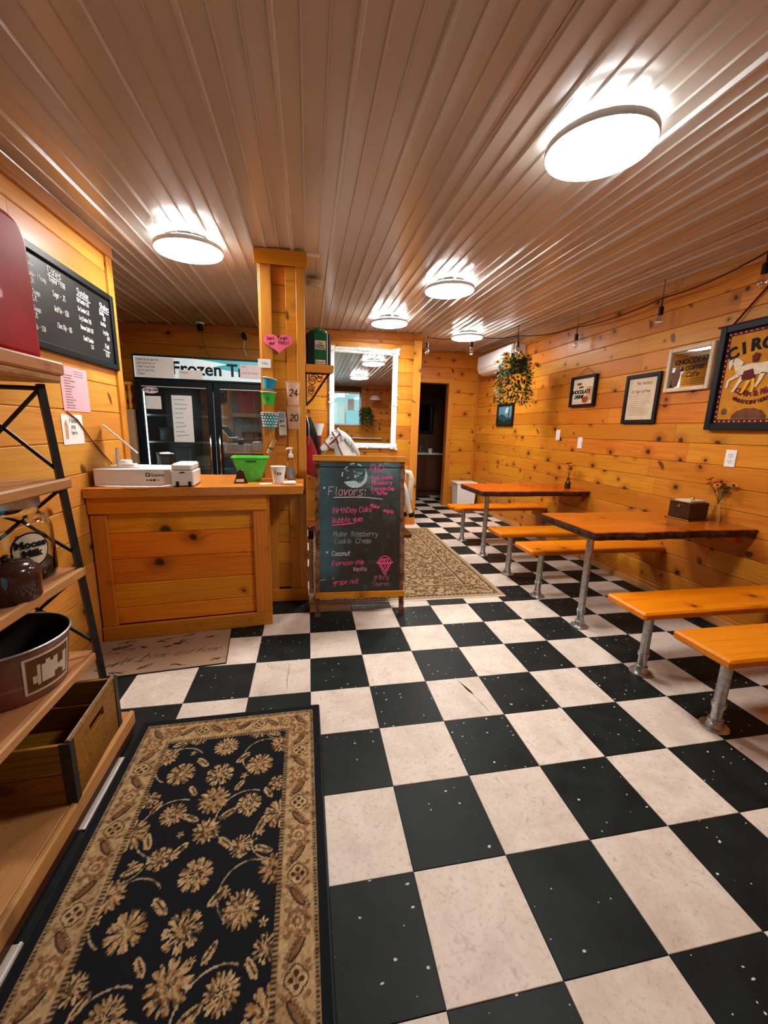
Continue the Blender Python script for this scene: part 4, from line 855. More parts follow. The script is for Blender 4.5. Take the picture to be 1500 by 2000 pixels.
mug = thing('brown_crock', 'dark glazed brown crock at the front of the middle shelf', 'crock', (-.935, -1.375, .7635)); part('cup', MB().lathe([(0, 0), (.074, 0), (.078, .006), (.080, .075), (.076, .10), (.06, .118), (.03, .124), (0, .126)], 28), 'brown_ceramic', mug, smooth=50)
part('lid_knob', MB().sphere((0, 0, .132), .014, 10, 8), 'brown_ceramic', mug, smooth=60)
bk = thing('copper_bucket', 'open copper coloured tin bucket with a framed picture label', 'bucket', (-1.03, -1.30, .4035))
part('tub', MB().lathe([(0, 0), (.150, 0), (.154, .004), (.178, .19), (.182, .192)], 40, caps=False), 'copper_bucket', bk, smooth=40); part('inside', MB().lathe([(.181, .192), (.175, .188), (.15, .006), (0, .005)], 40, caps=False), 'bucket_inside', bk, smooth=40)
part('rim', MB().tube([(.181*math.cos(a*math.pi/24), .181*math.sin(a*math.pi/24), .192) for a in range(48)], .0045, 8, closed=True), 'galvanised', bk, smooth=60)
part('hoop', MB().lathe([(.1615, .06), (.1635, .066), (.1625, .072)], 40, caps=False), 'copper_bucket', bk, smooth=60)
def on_bk(deg, z, o=.002): a = R(-20+deg); r = .154+(.178-.154)*z/.19+o; return (r*math.cos(a), r*math.sin(a), z)
def patch(d0, d1, z0, z1, o, n=8): v = [on_bk(d0+(d1-d0)*i/n, z, o) for z in (z0, z1) for i in range(n+1)]; return MB().raw(v, [(i, i+1, n+2+i, n+1+i) for i in range(n)])
part('label_frame', patch(-26, 30, .03, .165, .002), 'cream', bk); part('label', patch(-23, 27, .038, .157, .003), 'sepia', bk); fm = MB()
for k in range(9): fm.raw(*(lambda m: (m.v, m.f))(patch(-18+k*4.4, -15+k*4.6+rnd.uniform(0, 3), .05+rnd.uniform(0, .03), .09+rnd.uniform(0, .06), .004, 3)))
part('label_figures', fm, 'cream_aged', bk)
cr_ = thing('wooden_crate', 'old yellow stained wooden crate with hand slot on the bottom shelf', 'crate', (-.962, -1.345, .1035), (0, 0, 3)); CWx, CDy, CH = .20, .175, .225
for sx_ in (-1, 1):
    e = MB()
    if sx_ > 0:  # end panel facing the room, with a hand slot
        xx = CWx-.009
        e.box(xx-.008, xx+.008, -CDy, CDy, 0, .145, .001).box(xx-.008, xx+.008, -CDy, -.055, .145, .18).box(xx-.008, xx+.008, .055, CDy, .145, .18).box(xx-.008, xx+.008, -CDy, CDy, .18, CH, .001)
    else: e.box(-CWx, -CWx+.016, -CDy, CDy, 0, CH, .001)
    part('end_panel', e, 'crate_wood', cr_)
for sy_ in (-1, 1):
    for za, zb in ((.0, .108), (.114, .215)): part('slat', MB().box(-CWx+.017, CWx-.018, sy_*CDy-.006, sy_*CDy+.006, za, zb, .001), 'crate_wood', cr_)
    part('corner_strap', MB().box(CWx-.03, CWx+.001, sy_*(CDy+.009)-.002, sy_*(CDy+.009)+.002, 0, .222), 'black_iron', cr_); part('corner_strap', MB().box(CWx+.0002, CWx+.002, sy_*CDy-.012 if sy_ < 0 else CDy-.016, -CDy+.016 if sy_ < 0 else CDy+.012, 0, .222), 'black_iron', cr_)
part('bottom_board', MB().box(-CWx+.017, CWx-.018, -CDy+.007, CDy-.007, .004, .014), 'crate_wood', cr_); part('top_rim_wire', MB().tube([(CWx-.009, -CDy, CH+.002), (CWx-.009, CDy, CH+.002)], .003, 6), 'galvanised', cr_)
for k, (a_, b_2) in enumerate((((-.744, -1.235), (-.742, -1.53)), ((-.741, -1.83), (-.740, -2.0)))):
    d_ = Vector((b_2[0]-a_[0], b_2[1]-a_[1], 0)); tag(part('white_strip', MB().box(0, d_.length, -.004, .004, 0, .006, .001), 'strip_white', loc=(a_[0], a_[1], .0005), rot=(0, 0, math.degrees(math.atan2(d_.y, d_.x)))), 'thin white wooden strip on the rug edge below the shelf, %s' % ('farther one' if k == 0 else 'nearer one'), 'strip')
# ================================================================== RUGS AND MAT
def runner():
    w, l = .77, 1.56; nx, ny = 286, 556; P = Paint(w, l, nx, ny, (.0065, .007, .009)); BE, BR, BD, GD, RU = (.42, .27, .13), (.20, .10, .04), (.055, .028, .013), (.46, .30, .14), (.30, .14, .06)
    dk = (.0065, .007, .009); pr_ = random.Random(9)
    P.rect(.028, w-.028, .028, l-.028, (.30, .19, .09))
    fx = np.minimum(np.minimum(P.x, w-P.x), np.minimum(P.y, l-P.y))
    along = np.where((np.minimum(P.x, w-P.x) < np.minimum(P.y, l-P.y)), P.y, P.x)
    P.mask((fx > .030) & (fx < .040) & ((along*110) % 1 < .5), BD)
    P.mask((fx > .043) & (fx < .130), BE)
    P.mask((fx > .133) & (fx < .147) & ((along*95) % 1 < .5), BD); P.mask((fx > .147), dk)
    def border(cx, cy, horiz, k):
        if k % 4 == 0:
            for s_, col in ((1, BD), (.82, GD)):
                for dx, dy in ((.012, 0), (-.012, 0), (0, .012), (0, -.012)): P.ell(cx+dx, cy+dy, .019*s_, .019*s_, 0, col)
            for dx, dy in ((.013, 0), (-.013, 0), (0, .013), (0, -.013)): P.ell(cx+dx, cy+dy, .0065, .0065, 0, BD)
            P.ell(cx, cy, .005, .005, 0, RU)
        elif k % 4 == 2: P.flower(cx, cy, .036, 8, [BR, RU, GD, BR, BE], 0, .12)
        else:
            a = .9 if k % 4 == 1 else -.9
            if horiz: a += math.pi/2
            P.ell(cx, cy, .034, .012, a, BD); P.ell(cx, cy, .026, .006, a, BR)
            for q_ in range(-3, 4): P.ell(cx+q_*.010*math.cos(a)-.011*math.sin(a), cy+q_*.010*math.sin(a)+.011*math.cos(a), .006, .004, a+1.2, BR)
        for s_ in (-1, 1):
            ox, oy = (.030*s_, .026) if horiz else (.028*s_, .034*s_)
            P.ell(cx+ox, cy+oy*.9, .009, .006, .6*s_, BR); P.ell(cx-ox*.7, cy+oy, .006, .005, 0, RU)
    m = 24; k = 0
    for side in range(2):
        cx = .0865 if side == 0 else w-.0865
        for i in range(m): border(cx, .0865+(l-.173)*i/(m-1), False, i)
    for side in range(2):
        cy = .0865 if side == 0 else l-.0865
        for i in range(1, 10): border(.0865+(w-.173)*i/10, cy, True, i+1)
    # field: mirrored sprays of flowers
    GOLDS = [(.40, .25, .11), (.50, .34, .17), (.32, .17, .07), (.46, .30, .14)]
    def bloom(x, y, r, n, kind=0):
        cols = [[GD, dk, BE, RU, GD], [(.36, .2, .08), GD, BR, BE], [BE, RU, GD, dk, GD], [(.33, .16, .06), GD, RU, BE, BD]][kind % 4]; P.flower(x, y, r, n, cols, pr_.uniform(0, 6), .3)
        for q_ in range(n*2): a = q_*math.pi/n+.2; P.ell(x+r*.78*math.cos(a), y+r*.78*math.sin(a), r*.2, r*.07, a, pr_.choice(GOLDS))
    def leaf(x, y, a, s_): P.ell(x, y, .030*s_, .010*s_, a, GD); P.ell(x, y, .022*s_, .003*s_, a, BD); [P.ell(x+q_*.009*s_*math.cos(a)+.008*s_*math.sin(a), y+q_*.009*s_*math.sin(a)-.008*s_*math.cos(a), .006*s_, .004*s_, a+.8, BE) for q_ in range(-2, 3)]
    snap = P.c.copy(); cxm = w/2
    for per in range(3):
        y0 = .19+per*.50
        for s_ in (-1, 1):
            P.arc(cxm+s_*.16, y0+.10, .085, 0 if s_ > 0 else .6, 4.2, .005, (.36, .26, .16)); P.arc(cxm+s_*.12, y0+.34, .10, 1.2, 5.2, .005, (.36, .26, .16)); P.arc(cxm+s_*.22, y0+.25, .07, 2.2, 6.1, .0045, (.36, .26, .16))
        bloom(cxm, y0+.03, .052, 8, 0); bloom(cxm, y0+.17, .050, 9, 2); bloom(cxm, y0+.305, .046, 7, 1); bloom(cxm, y0+.42, .056, 8, 3)
        for s_ in (-1, 1):
            bloom(cxm+s_*.145, y0+.055, .052, 9, 1); bloom(cxm+s_*.225, y0+.15, .046, 8, 3); bloom(cxm+s_*.12, y0+.235, .038, 8, 0); bloom(cxm+s_*.235, y0+.33, .055, 9, 1); bloom(cxm+s_*.125, y0+.385, .044, 9, 2); bloom(cxm+s_*.22, y0+.455, .034, 7, 0)
            leaf(cxm+s_*.075, y0+.10, .8*s_, 1.1); leaf(cxm+s_*.07, y0+.255, -.7*s_, 1.0); leaf(cxm+s_*.175, y0+.30, 1.2*s_, 1.1); leaf(cxm+s_*.06, y0+.36, .5*s_, 1.0); leaf(cxm+s_*.19, y0+.215, -.4*s_, 1.0); leaf(cxm+s_*.08, y0+.47, 1.0*s_, .9); leaf(cxm+s_*.19, y0+.42, -1*s_, .9)
            for q_ in range(7): P.flower(cxm+s_*pr_.uniform(.04, .24), y0+pr_.uniform(0, .5), pr_.uniform(.010, .017), 5, [GD, BE, RU], pr_.uniform(0, 6), .35)
    P.c[fx <= .147] = snap[fx <= .147]; rs2 = np.random.RandomState(5)
    def field(cell):
        gx, gy = nx//cell+3, ny//cell+3; g_ = rs2.rand(gy, gx); yi = np.arange(ny)/cell; xi = np.arange(nx)/cell; y0_ = yi.astype(int); x0_ = xi.astype(int); fy = (yi-y0_)[:, None]; fx_ = (xi-x0_)[None, :]
        return (g_[y0_][:, x0_]*(1-fy)*(1-fx_)+g_[y0_+1][:, x0_]*fy*(1-fx_)+g_[y0_][:, x0_+1]*(1-fy)*fx_+g_[y0_+1][:, x0_+1]*fy*fx_)
    f3, f7 = field(3), field(8); lum = P.c.mean(2); pat = lum > .02
    P.c[pat & (f3 > .66) & (fx > .147)] *= .30; P.c[pat & (f3 > .72) & (fx <= .147)] *= .62; P.c[pat & (f7 > .6)] *= np.array([.80, .74, .68]); P.c[pat & (f3 < .25)] *= np.array([1.22, 1.22, 1.25])
    return P, w, l, nx, ny
P, w_, l_, nx, ny = runner(); keep_c = P.c.copy()
t = thing('runner_rug', 'black runner rug with beige floral border and golden flowers near the camera', 'rug', (-.7195, -2.600, .0), (0, 0, .55)); grid_print('pile', w_, l_, nx, ny, keep_c, t, .0085)
bd = MB()
for a_, b_2 in (((0, 0), (w_, 0)), ((w_, 0), (w_, l_)), ((w_, l_), (0, l_)), ((0, l_), (0, 0))): bd.tube([(a_[0], a_[1], .0055), (b_2[0], b_2[1], .0055)], .005, 6)
part('binding', bd, 'black_plastic', t)
def room_rug():
    w, l = 1.60, 2.30; nx, ny = 290, 416; P = Paint(w, l, nx, ny, (.36, .235, .12)); pr_ = random.Random(2); rs = np.random.RandomState(3)
    fx = np.minimum(np.minimum(P.x, w-P.x), np.minimum(P.y, l-P.y)); D1, D2 = (.075, .036, .016), (.15, .08, .035)
    for k in range(6800):
        x, y, a = rs.uniform(0, w), rs.uniform(0, l), rs.uniform(0, 3.14); P_ix = int(x/w*(nx-1)); P_iy = int(y/l*(ny-1)); s_ = 5
        sl = (slice(max(0, P_iy-s_), P_iy+s_), slice(max(0, P_ix-s_), P_ix+s_)); dx, dy = P.x[sl]-x, P.y[sl]-y; ca, sa = math.cos(a), math.sin(a); A_, B_ = rs.uniform(.010, .026), rs.uniform(.005, .011)
        mk = ((dx*ca+dy*sa)/A_)**2+((-dx*sa+dy*ca)/B_)**2 < 1; P.c[sl][mk] = D1 if rs.rand() < .5 else D2
    along = np.where((np.minimum(P.x, w-P.x) < np.minimum(P.y, l-P.y)), P.y, P.x)
    P.mask((fx < .035), (.36, .25, .15)); P.mask((fx > .035) & (fx < .06), D1); P.mask((fx > .04) & (fx < .052) & ((along*28) % 1 < .4), (.34, .22, .11)); P.mask((fx > .245) & (fx < .262), D1); P.mask((fx > .075) & (fx < .085), (.36, .24, .12)); P.mask((fx > .228) & (fx < .236), (.36, .24, .12))
    P.mask((fx > .262) & (fx < .275), (.36, .25, .13)); return P, w, l, nx, ny
P, w_, l_, nx, ny = room_rug(); t = thing('area_rug', 'large beige and brown patterned rug behind the chalkboard sign', 'rug', (-.005, .125, 0), (0, 0, -.4)); grid_print('pile', w_, l_, nx, ny, P.c, t, .007, edge=(.3, .2, .1))
fg = MB()
for k in range(2): fg.box(0, w_, -.022 if k == 0 else l_, 0 if k == 0 else l_+.022, 0, .004)
part('fringe', fg, 'cream_aged', t)
def mat_print():
    w, l = .76, .405; nx, ny = 260, 140; P = Paint(w, l, nx, ny, (.34, .21, .13)); rs = random.Random(5); D = (.045, .024, .016)
    for k in range(34):
        x, y, a = rs.uniform(.03, .73), rs.uniform(.02, .39), rs.uniform(-.7, .9)
        if .12 < y < .20 and x > .3: continue
        n = rs.randint(2, 4)
        for q_ in range(n): P.ell(x+rs.uniform(-.02, .02), y+rs.uniform(-.01, .01), rs.uniform(.008, .03), rs.uniform(.002, .005), a+rs.uniform(-.5, .5), D)
        P.line(x, y, x+.06*math.cos(a), y+.05*math.sin(a), .0035, D)
    cx = .30; u = .010
    for ch in 'home and home':
        if ch == ' ': cx += .022; continue
        for st in G[ch]:
            pts = [(cx+px*u*.75+pz_*u*.5, .145+pz_*u*.85+.012*(cx-.3)) for px, pz_ in st]
            for a, b in zip(pts, pts[1:]): P.line(*a, *b, .0038, D)
        cx += .034
    P.line(.29, .13, .33, .21, .004, D); P.line(.59, .17, .63, .225, .004, D); return P, w, l, nx, ny
P, w_, l_, nx, ny = mat_print(); t = thing('door_mat', 'beige mat printed with brown birds and script before the counter', 'mat', (-1.228, -.668, 0), (0, 0, 5.6)); grid_print('surface', w_, l_, nx, ny, P.c, t, .006); part('backing', MB().tube([(w_, .0, .003), (0, 0, .003)], .0035, 6).tube([(w_, 0, .003), (w_, l_, .003)], .0035, 6), 'black_plastic', t)
# ================================================================== CHALKBOARD SIGN
t = thing('sandwich_board', 'standing chalkboard sign with pink handwritten ice cream flavors in rustic frame', 'chalkboard sign', (.355, -.088, 0), (0, 0, -3))
SWd, SHt = .315, 1.135
live = MB()
def edge_post(xa, xb, sgn):
    mb = MB(); n_ = 26; v = []; rs = random.Random(int(xa*1000))
    for k in range(n_+1):
        z = SHt*k/n_*.985; o = rs.uniform(-.006, .006)
        xs = (xa+(o if sgn < 0 else 0), xb+(o if sgn > 0 else 0)); v += [(xs[0], -.014, z), (xs[1], -.014, z), (xs[1], .014, z), (xs[0], .014, z)]
    f = [(k*4+i, k*4+(i+1) % 4, k*4+4+(i+1) % 4, k*4+4+i) for k in range(n_) for i in range(4)]+[(3, 2, 1, 0), (n_*4, n_*4+1, n_*4+2, n_*4+3)]; return mb.raw(v, f)
plain('rustic_edge', (.16, .065, .035), .6, var=.8, scale=22)
part('side_post', edge_post(-SWd-.004, -SWd+.030, -1), 'rustic_edge', t, (0, 0, 0), (-8.6, 0, 0)); part('side_post', edge_post(SWd-.026, SWd+.006, 1), 'rustic_edge', t, (0, 0, 0), (-8.6, 0, 0))
plain('chalk_rose', (.62, .30, .34), .8, var=.2, scale=70)
part('top_rail', MB().box(-SWd-.018, SWd+.012, -.026, .022, SHt-.03, SHt+.012, .003), 'pine_counter_frame', t, (0, 0, 0), (-8.6, 0, 0)); part('bottom_rail', MB().box(-SWd-.006, SWd+.010, -.030, -.0145, .135, .178, .003), 'bench_wood', t, (0, 0, 0), (-8.6, 0, 0))
bo = part('board', MB().box(-SWd+.0305, SWd-.0265, -.010, .006, .15, SHt-.031), 'chalkboard', t, (0, 0, 0), (-8.6, 0, 0))
pk = MB(); Yb = -.0115
for s_, x, z, h, a in (('Pints', .075, 1.045, .040, 6), ('Cafe Double', .085, .978, .024, 4), ('Strawberry', .080, .942, .025, 3), ('Espresso Chip', .080, .906, .023, 0), ('Toffee', .115, .872, .023, 2),
      ('BirthDay Cake', -.195, .742, .036, 2), ('Maine', .070, .785, .026, -10), ('maple', .168, .752, .026, -12), ('Bubble gum', -.195, .672, .036, 3), ('Espresso chip', -.20, .368, .030, 2), ('grape nut', -.19, .228, .034, 3)):
    lettering(pk, s_, x, z, h, Yb, w=.0040, ang=a, sx=.86 if x < .05 else .80, jit=.10)
ribbon(pk, [(.080, 1.034), (.150, 1.038)], .003, Yb); ribbon(pk, [(-.20, .655), (-.06, .668)], .007, Yb)
part('pink_lettering', pk, 'chalk_pink', bo)
# ice cream cone drawing
cn = MB(); ccx, ccz = .180, .378
cn_pts = [(ccx-.045, ccz), (ccx, ccz-.085), (ccx+.045, ccz)]; ribbon(cn, cn_pts, .006, Yb)
for k in range(3): ribbon(cn, [(ccx-.030+.022*k, ccz-.004), (ccx+.004+.012*k, ccz-.065+.016*k)], .004, Yb); ribbon(cn, [(ccx+.030-.022*k, ccz-.004), (ccx-.004-.012*k, ccz-.065+.016*k)], .004, Yb)
ribbon(cn, [(ccx+.044*math.cos(a*math.pi/12), ccz+.012+.040*math.sin(a*math.pi/12)) for a in range(13)], .006, Yb); ribbon(cn, [(ccx-.056, ccz+.006), (ccx-.03, ccz), (ccx, ccz+.004), (ccx+.03, ccz), (ccx+.056, ccz+.006)], .012, Yb)
for k in range(5): ribbon(cn, [(ccx-.034+.014*k, ccz+.012+.006*(k % 2)), (ccx-.022+.012*k, ccz+.034)], .007, Yb)
part('cone_drawing', cn, 'chalk_pink', bo)
wh = MB(); lettering(wh, '*', -.245, .448, .03, Yb, w=.005); lettering(wh, 'Coconut', -.20, .438, .032, Yb, w=.0036, sx=.8); ribbon(wh, [(-.185, .852), (-.03, .856), (.05, .853), (.16, .842)], .0042, Yb)
lettering(wh, '*', -.265, .905, .03, Yb, w=.005); lettering(wh, '..', -.20, .272, .03, Yb); lettering(wh, '/', -.28, .262, .03, Yb, ang=-50)
part('white_lettering', wh, 'paper_pink_pale', bo)
fl_2 = MB(); lettering(fl_2, 'Flavors:', -.225, .868, .058, Yb, w=.0046, sx=.86); lettering(fl_2, 'Vanilla', -.05, .325, .028, Yb, w=.0036, sx=.8); part('heading_lettering', fl_2, 'chalk_rose', bo)
ft = MB(); lettering(ft, 'Maine  Raspberry', -.19, .575, .036, Yb, w=.0034, sx=.8); lettering(ft, 'Cookie  Cream', -.18, .525, .036, Yb, w=.0034, sx=.8); part('faded_lettering', ft, 'chalk_faint', bo)
dm = MB(); lettering(dm, 'grizzly', .100, .262, .032, Yb, w=.0036, sx=.8); lettering(dm, 'Smores', .095, .212, .032, Yb, w=.0036, sx=.8); part('dim_pink_lettering', dm, 'chalk_dim_pink', bo)
# round chalk emblem: a pale crescent with swirls
em = MB(); ex, ez = -.038, 1.005
em.prism([(ex+.088*math.cos(a), ez+.085*math.sin(a)) for a in [R(q_) for q_ in range(-150, 50, 10)]]+[(ex+.03+.045*math.cos(R(q_)), ez+.03+.080*math.sin(R(q_))) for q_ in range(20, -140, -15)], Yb-.0004, Yb)
for a0, r_ in ((60, .085), (95, .088), (130, .084), (165, .09)): ribbon(em, [(ex+r_*math.cos(R(a0+q_*8)), ez+r_*math.sin(R(a0+q_*8))) for q_ in range(3)], .010, Yb)
for q_ in range(18): a = rnd.uniform(0, 6.28); r_ = rnd.uniform(.0, .065); ribbon(em, [(ex+r_*math.cos(a), ez+r_*math.sin(a)), (ex+r_*math.cos(a)+rnd.uniform(-.02, .02), ez+r_*math.sin(a)+rnd.uniform(-.012, .012))], .004, Yb)
plain('chalk_teal', (.42, .55, .56), .8, var=.3, scale=70); part('emblem_drawing', em, 'chalk_teal', bo)
part('rear_post', MB().box(-SWd, -SWd+.03, -.012, .012, 0, 1.10, .002), 'dark_wood', t, (0, .40, .0085), (13.2, 0, 0)); part('rear_post', MB().box(SWd-.03, SWd, -.012, .012, 0, 1.10, .002), 'dark_wood', t, (0, .40, .0085), (13.2, 0, 0)); part('rear_board', MB().box(-SWd+.031, SWd-.031, -.006, .006, .16, 1.08), 'menu_board', t, (0, .40, .0085), (13.2, 0, 0))
# ================================================================== MIRROR
MX0, MX1, MZ0, MZ1 = .268, 1.168, 1.065, 2.335
t = thing('wall_mirror', 'large rectangular mirror in an ornate white frame on the pine wall', 'mirror', (0, YD, 0))
fw_ = .075
fm_prof = [(0, -.010), (.004, -.032), (.016, -.040), (.030, -.034), (.045, -.020), (.060, -.024), (.070, -.014), (.075, -.004)]
def moulding(x0, x1, z0, z1, prof):
    mb = MB(); cs = [(x0, z0, 1, 1), (x1, z0, -1, 1), (x1, z1, -1, -1), (x0, z1, 1, -1)]; v = []; n = len(prof)
    for (x, z, sx_, sz_) in cs: v += [(x+sx_*d, y, z+sz_*d) for d, y in prof]
    return mb.raw(v, [(c*n+i, c*n+i+1, ((c+1) % 4)*n+i+1, ((c+1) % 4)*n+i) for c in range(4) for i in range(n-1)])
part('frame', moulding(MX0, MX1, MZ0, MZ1, fm_prof), 'white_paint', t); part('frame_back', frame_mb(MX0+.002, MX1-.002, MZ0+.002, MZ1-.002, .07, -.009, -.001), 'white_paint', t)
part('glass', MB().box(MX0+.07, MX1-.07, -.0115, -.0095, MZ0+.07, MZ1-.07), 'mirror_glass', t)
def scroll(mb, cx_, cz_, s_, r0, turns=2.2, dirn=1): mb.tube([(cx_+dirn*r0*(1-k/30)*math.cos(k*turns*.21), -.040, cz_+s_*r0*(1-k/30)*math.sin(k*turns*.21)) for k in range(24)], [.009*(1-k/40) for k in range(24)], 8)
for x, z, sx_, sz_ in ((MX0, MZ0, 1, 1), (MX1, MZ0, -1, 1), (MX0, MZ1, 1, -1), (MX1, MZ1, -1, -1)):
    o = MB(); o.sphere((x+sx_*.03, -.034, z+sz_*.03), (.042, .02, .042), 12, 8); scroll(o, x+sx_*.065, z+sz_*.02, sz_, .03, dirn=sx_); scroll(o, x+sx_*.02, z+sz_*.065, -sz_, .03, dirn=-sx_); o.sphere((x-sx_*.002, -.03, z-sz_*.002), (.022, .014, .022), 10, 6); part('corner_ornament', o, 'white_paint', t, smooth=60)
for x, z, ax in (((MX0+MX1)/2, MZ1-.022, 0), ((MX0+MX1)/2, MZ0+.022, 0), (MX0+.022, (MZ0+MZ1)/2, 1), (MX1-.022, (MZ0+MZ1)/2, 1)):
    o = MB(); o.sphere((x, -.036, z), (.045 if ax == 0 else .024, .016, .024 if ax == 0 else .045), 12, 8)
    for s_ in (-1, 1): scroll(o, x+(s_*.06 if ax == 0 else 0), z+(s_*.06 if ax else 0), 1, .024, dirn=s_); o.sphere((x+(s_*.10 if ax == 0 else 0), -.034, z+(s_*.10 if ax else 0)), (.03 if ax == 0 else .012, .010, .012 if ax == 0 else .03), 10, 6)
    part('frame_ornament', o, 'white_paint', t, smooth=60)
# ================================================================== CAROUSEL HORSE
hs_ = thing('carousel_horse', 'white carousel horse with red bridle behind the chalkboard sign', 'horse statue', (.70, 2.12, .007))
H = MB()
H.tube([(-.26, 0, .76), (-.2, 0, .745), (-.05, 0, .72), (.15, 0, .72), (.32, 0, .745), (.42, 0, .76), (.49, 0, .76)], [.10, .145, .16, .15, .155, .14, .07], 18, ry=[.12, .165, .165, .15, .165, .15, .08])
H.tube([(-.17, 0, .78), (-.23, 0, .90), (-.275, 0, 1.02), (-.305, 0, 1.12), (-.325, 0, 1.19)], [.11, .09, .075, .066, .055], 16, ry=[.17, .145, .12, .10, .075])
H.tube([(-.29, 0, 1.20), (-.34, 0, 1.21), (-.40, 0, 1.175), (-.46, 0, 1.125), (-.515, 0, 1.075), (-.55, 0, 1.05)], [.045, .062, .058, .046, .042, .030], 14, ry=[.05, .082, .078, .056, .046, .032])
for s_ in (-1, 1):
    H.tube([(-.345, s_*.035, 1.255), (-.345, s_*.043, 1.30), (-.352, s_*.045, 1.33)], [.020, .015, .004], 8)
    H.sphere((-.415, s_*.048, 1.20), (.028, .016, .022), 8, 6)
H.tube([(-.17, -.07, .68), (-.27, -.08, .62), (-.38, -.08, .60), (-.40, -.08, .50), (-.36, -.08, .43), (-.335, -.08, .385)], [.07, .062, .042, .032, .028, .034], 12)
H.tube([(-.14, .07, .66), (-.20, .08, .52), (-.24, .08, .40), (-.20, .08, .29), (-.15, .08, .225)], [.07, .055, .038, .03, .034], 12)
H.tube([(.36, -.08, .70), (.44, -.085, .58), (.50, -.085, .49), (.52, -.085, .41), (.545, -.085, .33), (.56, -.085, .29)], [.10, .075, .045, .036, .03, .034], 12)
H.tube([(.34, .08, .68), (.40, .085, .55), (.47, .085, .45), (.46, .085, .36), (.50, .085, .26)], [.10, .07, .045, .034, .032], 12)
H.tube([(-.50, 0, 1.03), (-.53, 0, 1.035)], [.026, .018], 10)
raw = H.mesh('hull'); ho = bpy.data.objects.new('hull', raw); COL.objects.link(ho)
rm = ho.modifiers.new('r', 'REMESH'); rm.mode = 'VOXEL'; rm.voxel_size = .0085; sm = ho.modifiers.new('s', 'SMOOTH'); sm.iterations = 6; sm.factor = .5
me = bpy.data.meshes.new_from_object(ho.evaluated_get(bpy.context.evaluated_depsgraph_get())); bpy.data.objects.remove(ho); me.name = 'body'; me.polygons.foreach_set('use_smooth', [True]*len(me.polygons)); part('body', me, 'porcelain', hs_)
mn = MB(); rs = random.Random(8)
for k in range(16):
    u_ = k/15; x0 = -.36+.20*u_; z0 = 1.285-.17*u_*u_-.03*u_
    for s_ in (-1, 1): mn.tube([(x0, s_*.012, z0+.005), (x0+.03, s_*.05, z0-.01), (x0+.055, s_*.078, z0-.06), (x0+.05+rs.uniform(-.01, .02), s_*.085, z0-.11)], [.014, .017, .014, .004], 7)
part('mane', mn, 'mane_grey', hs_, smooth=60)
br = MB()
def band(c, rx, rz, ang, r_=.007):
    pts = []
    for k in range(20): a = 2*math.pi*k/20; yy = rx*math.cos(a); zz_ = rz*math.sin(a); pts.append((c[0]+zz_*math.sin(R(ang)), yy, c[2]+zz_*math.cos(R(ang))))
    br.tube(pts, r_, 6, closed=True)
band((-.475, 0, 1.112), .051, .062, -38); band((-.375, 0, 1.19), .066, .09, -30, .008)
for s_ in (-1, 1): br.tube([(-.455, s_*.052, 1.12), (-.42, s_*.062, 1.155), (-.375, s_*.068, 1.20), (-.335, s_*.062, 1.25)], .008, 6); br.tube([(-.37, s_*.068, 1.19), (-.35, s_*.082, 1.10), (-.30, s_*.09, 1.0), (-.2, s_*.14, .93)], .008, 6); br.sphere((-.40, s_*.068, 1.165), .013, 8, 6)
part('bridle', br, 'dark_red', hs_, smooth=60)
ey = MB(); [ey.sphere((-.422, s_*.061, 1.203), .009, 8, 6) for s_ in (-1, 1)]; [ey.sphere((-.545, s_*.018, 1.062), .006, 6, 4) for s_ in (-1, 1)]; ey.tube([(-.556, 0, 1.04), (-.53, -.03, 1.036), (-.50, -.042, 1.045)], .004, 6); part('eyes_and_nostrils', ey, 'ink_black', hs_)
part('saddle', MB().tube([(-.02, 0, .775), (.08, 0, .745), (.2, 0, .775)], [.150, .158, .150], 16, ry=[.125, .145, .125]), 'dark_red', hs_, smooth=60)
part('tail', MB().tube([(.49, 0, .80), (.545, 0, .79), (.575, 0, .70), (.56, 0, .58), (.575, 0, .47), (.60, 0, .42)], [.03, .038, .045, .042, .03, .008], 12), 'cream', hs_, smooth=60)
hv = MB(); [hv.tube([(x, y, z+.012), (x+dx, y, z-.035)], [.034, .040], 12) for x, y, z, dx in ((-.33, -.08, .375, .015), (-.14, .08, .215, .02), (.568, -.085, .28, .012), (.51, .085, .25, .014))]; part('hooves', hv, 'ink_black', hs_, smooth=40)
part('base', MB().box(-.42, .56, -.20, .20, 0, .05, .008), 'dark_wood', hs_); part('pole', MB().tube([(.06, 0, .05), (.06, 0, .60)], .02, 12), 'brass', hs_, smooth=50)
